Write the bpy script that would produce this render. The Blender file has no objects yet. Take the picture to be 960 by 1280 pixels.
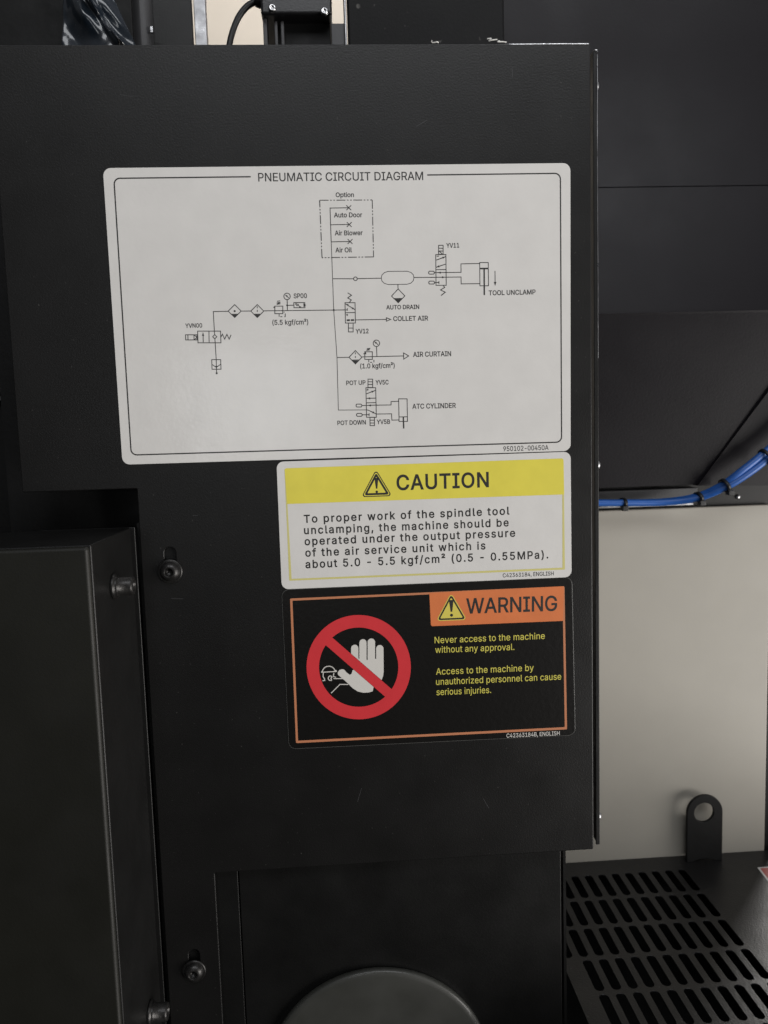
import bpy, math, random
from mathutils import Vector, Matrix

random.seed(7)
SC = bpy.context.scene
COL = SC.collection

# ---------------------------------------------------------------- camera
F, CX, CY = 961.0, 480.0, 640.0            # lens in pixels of the 960x1280 frame
CAM = Vector((0.0, -0.44595, 0.0))
PITCH, YAW, ROLL = math.radians(-5.70231), math.radians(-3.23589), math.radians(1.78338)
ROT = Matrix.Rotation(YAW, 3, 'Z') @ Matrix.Rotation(PITCH, 3, 'X') @ Matrix.Rotation(ROLL, 3, 'Y')

def ray(px, py):
    return ROT @ Vector(((px - CX) / F, 1.0, -(py - CY) / F))
def at(px, py, Y=0.0):
    d = ray(px, py); return CAM + d * ((Y - CAM.y) / d.y)
def atZ(px, py, Z):
    d = ray(px, py); return CAM + d * ((Z - CAM.z) / d.z)
def atX(px, py, X):
    d = ray(px, py); return CAM + d * ((X - CAM.x) / d.x)

cd = bpy.data.cameras.new('camera')
cam = bpy.data.objects.new('camera', cd); COL.objects.link(cam)
cd.sensor_fit = 'AUTO'; cd.sensor_width = 36.0; cd.lens = 36.0 * F / 1280.0
cd.clip_start = 0.02; cd.clip_end = 50.0
right, fwd, up = ROT @ Vector((1, 0, 0)), ROT @ Vector((0, 1, 0)), ROT @ Vector((0, 0, 1))
m4 = Matrix((right, up, -fwd)).transposed().to_4x4(); m4.translation = CAM
cam.matrix_world = m4
cd.dof.use_dof = True; cd.dof.focus_distance = 0.452; cd.dof.aperture_fstop = 27.03 / 2.0
SC.camera = cam

# ---------------------------------------------------------------- exposure, world, lamps
SC.view_settings.view_transform = 'Standard'; SC.view_settings.look = 'None'
SC.view_settings.exposure = 0.0; SC.view_settings.gamma = 1.0; SC.view_settings.use_curve_mapping = False
SC.cycles.use_denoising = True
SC.cycles.max_bounces = 6

W = bpy.data.worlds.new('World'); SC.world = W; W.use_nodes = True
wn, wl = W.node_tree.nodes, W.node_tree.links
bg = wn['Background']
tc = wn.new('ShaderNodeTexCoord'); sp = wn.new('ShaderNodeSeparateXYZ'); rp = wn.new('ShaderNodeValToRGB')
mp = wn.new('ShaderNodeMapRange'); mp.inputs[1].default_value = -1; mp.inputs[2].default_value = 1
wl.new(tc.outputs['Generated'], sp.inputs[0]); wl.new(sp.outputs['Z'], mp.inputs[0]); wl.new(mp.outputs[0], rp.inputs[0])
wl.new(rp.outputs[0], bg.inputs[0])
e = rp.color_ramp.elements
e[0].position = 0.34; e[0].color = (0.008, 0.008, 0.008, 1)
e[1].position = 0.85; e[1].color = (0.40, 0.40, 0.42, 1)
k = rp.color_ramp.elements.new(0.52); k.color = (0.13, 0.127, 0.125, 1)
bg.inputs[1].default_value = 0.42

def lamp(name, loc, target, sx, sy, power, color):
    l = bpy.data.lights.new(name, 'AREA'); l.shape = 'RECTANGLE'; l.size = sx; l.size_y = sy
    l.energy = power; l.color = color
    o = bpy.data.objects.new(name, l); COL.objects.link(o); o.location = loc
    o.rotation_euler = (Vector(target) - Vector(loc)).to_track_quat('-Z', 'Y').to_euler()
    return o
lamp('hall_lamp', (0.26, -1.2, 1.32), (0.0, 0, 0.1), 1.7, 0.6, 14, (0.95, 0.97, 1.0))
lamp('floor_glow_lamp', (2.4, -1.35, -0.85), (0.1, 0, -0.1), 1.9, 1.5, 90, (1.0, 0.965, 0.93))
lamp('rear_lamp', (0.86, 0.92, 0.20), (0.33, 0.08, -0.33), 0.30, 0.22, 4.5, (1.0, 0.97, 0.93))
lamp('glare_lamp', (-0.30, -2.5, 0.13), (0, 0, 0.02), 0.5, 0.4, 1.9, (0.95, 0.98, 1.0))  # lamp added behind the camera to put mottled glare on the stickers
lamp('room_lamp', (-0.1, 1.3, 1.9), (-0.25, 2.3, 1.2), 0.6, 0.4, 10, (1.0, 0.96, 0.91))

# ---------------------------------------------------------------- materials
def mat(name, col, rough=0.5, metal=0.0, bump=0.0, bscale=900.0, bdist=0.0004, coat=0.0, crough=0.1,
        spec=0.5, var=0.0, vscale=30.0, rvar=0.0, bump2=0.0, b2scale=120.0, dust=0.0, dscale=400.0, trans=0.0, alpha=1.0):
    m = bpy.data.materials.new(name); m.use_nodes = True
    n, l = m.node_tree.nodes, m.node_tree.links; b = n['Principled BSDF']
    b.inputs['Base Color'].default_value = (*col, 1); b.inputs['Roughness'].default_value = rough
    b.inputs['Metallic'].default_value = metal; b.inputs['Coat Weight'].default_value = coat
    b.inputs['Coat Roughness'].default_value = crough; b.inputs['Specular IOR Level'].default_value = spec
    b.inputs['Transmission Weight'].default_value = trans; b.inputs['Alpha'].default_value = alpha
    g = n.new('ShaderNodeNewGeometry')
    def noise(s, d=3.0):
        t = n.new('ShaderNodeTexNoise'); t.inputs['Scale'].default_value = s; t.inputs['Detail'].default_value = d
        l.new(g.outputs['Position'], t.inputs['Vector']); return t.outputs[0]
    colout = None
    if var:
        r = n.new('ShaderNodeMapRange'); r.inputs[1].default_value = .3; r.inputs[2].default_value = .7
        r.inputs[3].default_value = 1 - var; r.inputs[4].default_value = 1 + var
        l.new(noise(vscale, 5), r.inputs[0])
        x = n.new('ShaderNodeMix'); x.data_type = 'RGBA'; x.blend_type = 'MULTIPLY'; x.inputs[0].default_value = 1
        x.inputs[6].default_value = (*col, 1); l.new(r.outputs[0], x.inputs[7]); colout = x.outputs[2]
    if dust:
        r = n.new('ShaderNodeMapRange'); r.inputs[1].default_value = .70; r.inputs[2].default_value = .78
        r.inputs[3].default_value = 0; r.inputs[4].default_value = dust
        l.new(noise(dscale, 2), r.inputs[0])
        x = n.new('ShaderNodeMix'); x.data_type = 'RGBA'
        l.new(r.outputs[0], x.inputs[0])
        if colout: l.new(colout, x.inputs[6])
        else: x.inputs[6].default_value = (*col, 1)
        x.inputs[7].default_value = (.35, .34, .32, 1); colout = x.outputs[2]
    if colout: l.new(colout, b.inputs['Base Color'])
    if rvar:
        r = n.new('ShaderNodeMapRange'); r.inputs[1].default_value = .3; r.inputs[2].default_value = .7
        r.inputs[3].default_value = max(.02, rough - rvar); r.inputs[4].default_value = min(1, rough + rvar)
        l.new(noise(vscale * 1.3, 4), r.inputs[0]); l.new(r.outputs[0], b.inputs['Roughness'])
    last = None
    for st, s in ((bump, bscale), (bump2, b2scale)):
        if st:
            q = n.new('ShaderNodeBump'); q.inputs['Strength'].default_value = st; q.inputs['Distance'].default_value = bdist
            l.new(noise(s, 2), q.inputs['Height'])
            if last: l.new(last, q.inputs['Normal'])
            last = q.outputs[0]
    if last:
        l.new(last, b.inputs['Normal'])
        l.new(last, b.inputs['Coat Normal'])
    return m

M = {}
M['powder'] = mat('black_powder_coat', (.0060, .0058, .0056),  .39, spec=.40, bump=.22, bscale=1000, bdist=.00035, var=.12, vscale=25, rvar=.03, dust=.10, dscale=520)
M['satin'] = mat('black_satin_paint', (.0045, .0045, .0043), .42, spec=.36, bump=.2, bscale=800, bdist=.0003, var=.2, vscale=30, rvar=.04)
M['dullsatin'] = mat('dull_satin_paint', (.0045, .0045, .0048), .5, spec=.16, bump=.2, bscale=700, var=.2, vscale=30, dust=.3, dscale=140)
M['olive'] = mat('olive_black_paint', (.0068, .0068, .0046), .55, spec=.4, bump=.25, bscale=900, bdist=.0002, var=.15, vscale=20, rvar=.05)
M['dark'] = mat('dull_black_paint', (.004, .004, .004), .6, spec=.3, bump=.3, bscale=300, var=.3, vscale=40, rvar=.1)
M['rear'] = mat('rear_black_paint', (.0052, .0042, .0058), .42, spec=.2, bump=.2, bscale=600, bdist=.0003, var=.12, vscale=14, rvar=.04)
M['bolt'] = mat('blackened_steel', (.030, .029, .028), .34, metal=.6, bump=.2, bscale=1500, var=.25, vscale=300, rvar=.1)
M['steel'] = mat('bare_steel', (.42, .42, .43), .36, metal=1, bump=.15, bscale=1200, var=.3, vscale=90, rvar=.12)
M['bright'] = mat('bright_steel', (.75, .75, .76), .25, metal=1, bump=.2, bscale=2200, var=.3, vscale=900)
M['label'] = mat('white_vinyl', (.66, .645, .62), .42, bump=.2, bscale=420, bdist=.0002, coat=.55, crough=.12, var=.03, vscale=60, bump2=.3, b2scale=95)
M['ink'] = mat('black_ink', (.022, .021, .02), .42, bump=.12, bscale=420, bdist=.0002, coat=.35, crough=.22)
M['yellow'] = mat('yellow_print', (.72, .63, .075), .42, bump=.12, bscale=420, bdist=.0002, coat=.35, crough=.22, var=.04, vscale=80)
M['paleyellow'] = mat('pale_yellow_print', (.60, .55, .20), .42, bump=.12, bscale=420, bdist=.0002, coat=.35, crough=.22)
M['lam'] = mat('black_laminate', (.006, .0055, .005), .3, bump=.28, bscale=330, bdist=.0003, coat=.6, crough=.1, bump2=.22, b2scale=80)
M['lamrim'] = mat('laminate_rim', (.10, .10, .095), .3, coat=.3)
M['orange'] = mat('orange_print', (.66, .19, .065), .35, bump=.15, bscale=330, bdist=.0003, coat=.5, crough=.12, var=.05, vscale=80)
M['orangeline'] = mat('orange_line_print', (.50, .20, .10), .35, coat=.4, crough=.15)
M['red'] = mat('red_print', (.60, .034, .042), .4, bump=.15, bscale=330, bdist=.0003, coat=.3, crough=.15, var=.04, vscale=80)
M['white'] = mat('white_print', (.62, .60, .56), .4, bump=.15, bscale=330, bdist=.0003, coat=.3, crough=.15)
M['yellowtext'] = mat('yellow_lettering', (.62, .56, .10), .4, coat=.3)
M['yellowsign'] = mat('yellow_sign_print', (.66, .56, .10), .4, coat=.3)
M['beige'] = mat('beige_paint', (.345, .324, .281), .5, bump=.2, bscale=500, bdist=.0002, var=.03, vscale=25, rvar=.04)
M['roomwall'] = mat('cream_wall_paint', (.72, .66, .58), .8, bump=.2, bscale=60, var=.06, vscale=5)
M['blue'] = mat('blue_polyurethane', (.014, .092, .36), .42, coat=.0, crough=.15, var=.08, vscale=120)
M['rubber'] = mat('black_rubber', (.010, .010, .011), .45, bump=.2, bscale=900)
M['plastic'] = mat('black_plastic', (.011, .011, .012), .35, bump=.2, bscale=900, var=.2, vscale=60)
M['grey'] = mat('grey_paint', (.06, .06, .063), .5, bump=.2, bscale=700, var=.15, vscale=60)
M['film'] = mat('dark_plastic_film', (.012, .018, .026), .22, coat=.6, crough=.06, dust=.8, dscale=1900)
M['cap'] = mat('smoky_plastic', (.036, .0365, .032), .5, bump=.15, bscale=120, bdist=.0004, coat=.2, var=.12, vscale=40, rvar=.08)
M['lint'] = mat('white_lint', (.7, .69, .66), .9)
M['tray'] = mat('black_textured_paint', (.009, .0086, .0086), .38, bump=.5, bscale=750, bdist=.0004, var=.15, vscale=30, rvar=.06, dust=.2, dscale=380)
M['redtag'] = mat('red_label_print', (.40, .09, .075), .45, coat=.2)

# ---------------------------------------------------------------- mesh helpers
class MB:
    def __init__(s): s.v, s.f, s.sm = [], [], []
    def add(s, verts, faces, smooth=False):
        b = len(s.v); s.v += [Vector(p) for p in verts]
        for q in faces: s.f.append([b + i for i in q]); s.sm.append(smooth)
        return s

def tagit(o, label, cat, group=None, kind=None):
    if label: o['label'] = label
    if cat: o['category'] = cat
    if group: o['group'] = group
    if kind: o['kind'] = kind
    return o

def build(name, mb, material, parent=None, origin=None, label=None, cat=None, group=None, kind=None, bevel=0.0):
    me = bpy.data.meshes.new(name)
    if parent is not None: org = parent['_o']; org = Vector(org)
    elif origin is not None: org = Vector(origin)
    else:
        xs = [p.x for p in mb.v]; ys = [p.y for p in mb.v]; zs = [p.z for p in mb.v]
        org = Vector(((min(xs) + max(xs)) / 2, (min(ys) + max(ys)) / 2, min(zs)))
    me.from_pydata([p - org for p in mb.v], [], mb.f)
    me.polygons.foreach_set('use_smooth', mb.sm); me.update()
    me.materials.append(material)
    o = bpy.data.objects.new(name, me); COL.objects.link(o)
    o['_o'] = list(org)
    if parent is not None: o.parent = parent
    else: o.location = org
    if bevel:
        b = o.modifiers.new('bevel', 'BEVEL'); b.width = bevel; b.segments = 3; b.limit_method = 'ANGLE'; b.angle_limit = math.radians(40)
        me.polygons.foreach_set('use_smooth', [True] * len(me.polygons))
        w = o.modifiers.new('wn', 'WEIGHTED_NORMAL'); w.keep_sharp = True
    return tagit(o, label, cat, group, kind)

def empty(name, loc, label, cat, group=None, kind=None):
    o = bpy.data.objects.new(name, None); COL.objects.link(o); o.location = loc; o['_o'] = list(loc)
    o.empty_display_size = .01
    return tagit(o, label, cat, group, kind)

def fill2d(splines, extrude=0.0, bevel=0.0, offset=0.0, res=5):
    """filled flat outline (holes allowed), all in millimetres; returns verts and faces"""
    c = bpy.data.curves.new('outline', 'CURVE'); c.dimensions = '2D'; c.fill_mode = 'BOTH'
    c.resolution_u = res; c.extrude = extrude; c.bevel_depth = bevel; c.bevel_resolution = 2
    c.offset = offset - bevel
    for s in splines:
        if len(s[0]) == 6:
            q = c.splines.new('BEZIER'); q.bezier_points.add(len(s) - 1)
            for bp, t in zip(q.bezier_points, s):
                bp.handle_left_type = bp.handle_right_type = 'FREE'
                bp.handle_left = (t[0], t[1], 0); bp.co = (t[2], t[3], 0); bp.handle_right = (t[4], t[5], 0)
        else:
            q = c.splines.new('POLY'); q.points.add(len(s) - 1)
            for p, t in zip(q.points, s): p.co = (t[0], t[1], 0, 1)
        q.use_cyclic_u = True
    o = bpy.data.objects.new('outline', c); COL.objects.link(o)
    dg = bpy.context.evaluated_depsgraph_get(); dg.update()
    me = bpy.data.meshes.new_from_object(o.evaluated_get(dg))
    v = [p.co.copy() for p in me.vertices]; f = [list(p.vertices) for p in me.polygons]
    bpy.data.objects.remove(o); bpy.data.curves.remove(c); bpy.data.meshes.remove(me)
    return v, f

def XZ(mb, vf, Y):          # outline in the upright plane, its thickness towards the viewer
    return mb.add([(p.x / 1000, Y - p.z / 1000, p.y / 1000) for p in vf[0]], vf[1])
def XY(mb, vf, Z):          # outline in the level plane
    return mb.add([(p.x / 1000, p.y / 1000, Z + p.z / 1000) for p in vf[0]], vf[1])

def mm(px, py, Y=0.0):
    p = at(px, py, Y); return (p.x * 1000, p.z * 1000)
def pts(L, Y=0.0): return [mm(x, y, Y) for x, y in L]

def rpoly(P, r, n=6):
    """polygon with rounded corners (r one number or one per corner)"""
    out = []; N = len(P)
    for i in range(N):
        a, b, c = Vector(P[i - 1]), Vector(P[i]), Vector(P[(i + 1) % N])
        rr = r[i] if isinstance(r, (list, tuple)) else r
        if rr <= 0: out.append(tuple(b)); continue
        u, w = (a - b).normalized(), (c - b).normalized()
        ang = u.angle(w); d = min(rr / math.tan(ang / 2), (a - b).length * .49, (c - b).length * .49)
        p0, p1 = b + u * d, b + w * d
        R = d * math.tan(ang / 2); bis = (u + w).normalized(); cen = b + bis * (R / math.sin(ang / 2))
        a0 = math.atan2(*(p0 - cen).yx); a1 = math.atan2(*(p1 - cen).yx)
        da = (a1 - a0 + math.pi) % (2 * math.pi) - math.pi
        for k in range(n + 1):
            t = a0 + da * k / n; out.append((cen.x + R * math.cos(t), cen.y + R * math.sin(t)))
    return out
def circ(c, r, n=40, r2=None): return [(c[0] + r * math.cos(2 * math.pi * i / n), c[1] + (r2 or r) * math.sin(2 * math.pi * i / n)) for i in range(n)]
def quad(x0, y0, x1, y1, Y=0.0): return pts([(x0, y0), (x1, y0), (x1, y1), (x0, y1)], Y)

def stroke(mb, P, w, Y, closed=False):
    """flat line of width w (mm) along points in mm"""
    P = [Vector(p) for p in P]; N = len(P)
    L, R = [], []
    for i in range(N):
        if closed: a, c = P[i - 1], P[(i + 1) % N]
        else: a, c = (P[i - 1] if i else None), (P[i + 1] if i < N - 1 else None)
        b = P[i]
        d0 = (b - a).normalized() if a is not None else (c - b).normalized()
        d1 = (c - b).normalized() if c is not None else d0
        n0, n1 = Vector((-d0.y, d0.x)), Vector((-d1.y, d1.x))
        m = (n0 + n1); m = m.normalized() if m.length > 1e-6 else n0
        k = (w / 2) / max(.35, m.dot(n0))
        L.append(b + m * k); R.append(b - m * k)
    vs = [(p.x / 1000, Y, p.y / 1000) for p in L] + [(p.x / 1000, Y, p.y / 1000) for p in R]
    fs = []
    for i in range(N if closed else N - 1):
        j = (i + 1) % N; fs.append((i, N + i, N + j, j))
    mb.add(vs, fs); return mb

def box(mb, x0, x1, y0, y1, z0, z1):
    v = [(x, y, z) for x in (x0, x1) for y in (y0, y1) for z in (z0, z1)]
    return mb.add(v, [(0, 1, 3, 2), (4, 6, 7, 5), (0, 4, 5, 1), (2, 3, 7, 6), (0, 2, 6, 4), (1, 5, 7, 3)])

def frame(d):
    d = Vector(d).normalized(); a = Vector((0, 0, 1)) if abs(d.z) < .9 else Vector((1, 0, 0))
    u = d.cross(a).normalized(); return u, d.cross(u).normalized(), d
def lathe(mb, base, axis, prof, n=40, smooth=True):
    """profile (radius, height) turned about an axis"""
    u, w, d = frame(axis); b = Vector(base); vs, fs = [], []
    for r, h in prof:
        for i in range(n):
            t = 2 * math.pi * i / n; vs.append(b + d * h + (u * math.cos(t) + w * math.sin(t)) * r)
    for k in range(len(prof) - 1):
        for i in range(n):
            j = (i + 1) % n; fs.append((k * n + i, (k + 1) * n + i, (k + 1) * n + j, k * n + j))
    mb.add(vs, fs, smooth)
    if prof[-1][0] > 0: mb.add(vs[-n:], [tuple(reversed(range(n)))])
    if prof[0][0] > 0: mb.add(vs[:n], [tuple(range(n))])
    return mb
def tube(mb, P, r, n=14, sub=6):
    """smooth round tube through points"""
    P = [Vector(p) for p in P]; Q = []
    E = [P[0] * 2 - P[1]] + P + [P[-1] * 2 - P[-2]]
    for i in range(1, len(E) - 2):
        for s in range(sub):
            t = s / sub; a, b, c, d = E[i - 1:i + 3]
            Q.append(.5 * (2 * b + (c - a) * t + (2 * a - 5 * b + 4 * c - d) * t * t + (3 * b - a - 3 * c + d) * t ** 3))
    Q.append(P[-1]); vs, fs = [], []
    u = None
    for i, q in enumerate(Q):
        d = (Q[min(i + 1, len(Q) - 1)] - Q[max(i - 1, 0)]).normalized()
        if u is None: u = frame(d)[0]
        u = (u - d * u.dot(d)).normalized(); w = d.cross(u)
        for k in range(n):
            t = 2 * math.pi * k / n; vs.append(q + (u * math.cos(t) + w * math.sin(t)) * r)
    for i in range(len(Q) - 1):
        for k in range(n):
            j = (k + 1) % n; fs.append((i * n + k, i * n + j, (i + 1) * n + j, (i + 1) * n + k))
    mb.add(vs, fs, True); mb.add(vs[:n], [tuple(reversed(range(n)))]); mb.add(vs[-n:], [tuple(range(n))])
    return mb

# ---------------------------------------------------------------- lettering
CAPH = 1.0
def glyph_run(s, weight):
    """one closed outline of a letter as points, pushed outwards by weight"""
    P = []
    for i in range(len(s)):
        a, b = s[i], s[(i + 1) % len(s)]
        p0, p1, p2, p3 = Vector(a[2:4]), Vector(a[4:6]), Vector(b[0:2]), Vector(b[2:4])
        ch = p3 - p0
        flat = ch.length < 1e-6 or max(abs(ch.cross(p1 - p0)), abs(ch.cross(p2 - p0))) / ch.length < .012 * HCAP * .2
        for t in ((0,) if flat else (0, .25, .5, .75)):
            P.append(p0 * (1 - t) ** 3 + p1 * 3 * t * (1 - t) ** 2 + p2 * 3 * t * t * (1 - t) + p3 * t ** 3)
    Q = [P[0]]
    for p in P[1:]:
        if (p - Q[-1]).length > .5: Q.append(p)
    if (Q[0] - Q[-1]).length < .5: Q.pop()
    if not weight: return Q
    out = []
    for i, p in enumerate(Q):
        d0, d1 = (p - Q[i - 1]).normalized(), (Q[(i + 1) % len(Q)] - p).normalized()
        n0, n1 = Vector((-d0.y, d0.x)), Vector((-d1.y, d1.x)); m = n0 + n1
        m = m.normalized() if m.length > 1e-4 else n0
        out.append(p + m * (weight / max(.5, m.dot(n0))))
    return out

from mathutils.geometry import delaunay_2d_cdt
_cache = {}
def glyph_mesh(ch, weight):
    """filled letter: triangles where the outlines wind round"""
    k = (ch, round(weight, 2))
    if k in _cache: return _cache[k]
    R = [glyph_run(s, weight) for s in GLYPHS[ch][1]]
    V, E = [], []
    for r in R:
        b = len(V); V += r; E += [(b + i, b + (i + 1) % len(r)) for i in range(len(r))]
    if not V: _cache[k] = ([], []); return _cache[k]
    v, e, f = delaunay_2d_cdt(V, E, [], 0, 1e-4)[:3]
    keep = []
    for t in f:
        c = (v[t[0]] + v[t[1]] + v[t[2]]) / 3; wn_ = 0
        for r in R:
            for i in range(len(r)):
                a, b = r[i], r[(i + 1) % len(r)]
                if (a.y <= c.y) != (b.y <= c.y):
                    x = a.x + (c.y - a.y) / (b.y - a.y) * (b.x - a.x)
                    if x > c.x: wn_ += 1 if b.y > a.y else -1
        if wn_: keep.append(tuple(t))
    _cache[k] = (list(v), keep); return _cache[k]

def glyph_line(mb, text, p0, p1, cap, Y, track=0.0, weight=0.0):
    """one line of sans-serif lettering, ink from p0 to p1 (mm), capital height cap, weight in mm"""
    x = 0; parts = []; lo, hi = 1e9, -1e9; wu = weight * HCAP / cap
    for ch in text:
        v, f = glyph_mesh(ch, wu)
        if v:
            parts.append((x, v, f)); lo = min(lo, x + min(p.x for p in v)); hi = max(hi, x + max(p.x for p in v))
        x += GLYPHS[ch][0] + track
    p0, p1 = Vector(p0), Vector(p1); L = (p1 - p0).length; d = (p1 - p0) / L; n = Vector((-d.y, d.x))
    sx = L / (hi - lo); sy = cap / HCAP
    for x, v, f in parts:
        vs = []
        for p in v:
            q = p0 + d * ((p.x + x - lo) * sx) + n * (p.y * sy); vs.append((q.x / 1000, Y, q.y / 1000))
        mb.add(vs, f)

def lettering(name, lines, material, parent, Y, weight=0.0, label=None):
    """lines: (text, x0, y0, x1, y1, cap[, tracking]) in frame pixels on the panel plane"""
    mb = MB()
    for ln in lines:
        text, x0, y0, x1, y1, cap = ln[:6]; tr = ln[6] if len(ln) > 6 else 0
        a, b = mm(x0, y0), mm(x1, y1); c = mm(x0, y0 - cap)[1] - a[1]
        glyph_line(mb, text, a, b, c, Y, tr, weight)
    return build(name, mb, material, parent, label=label)

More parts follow.
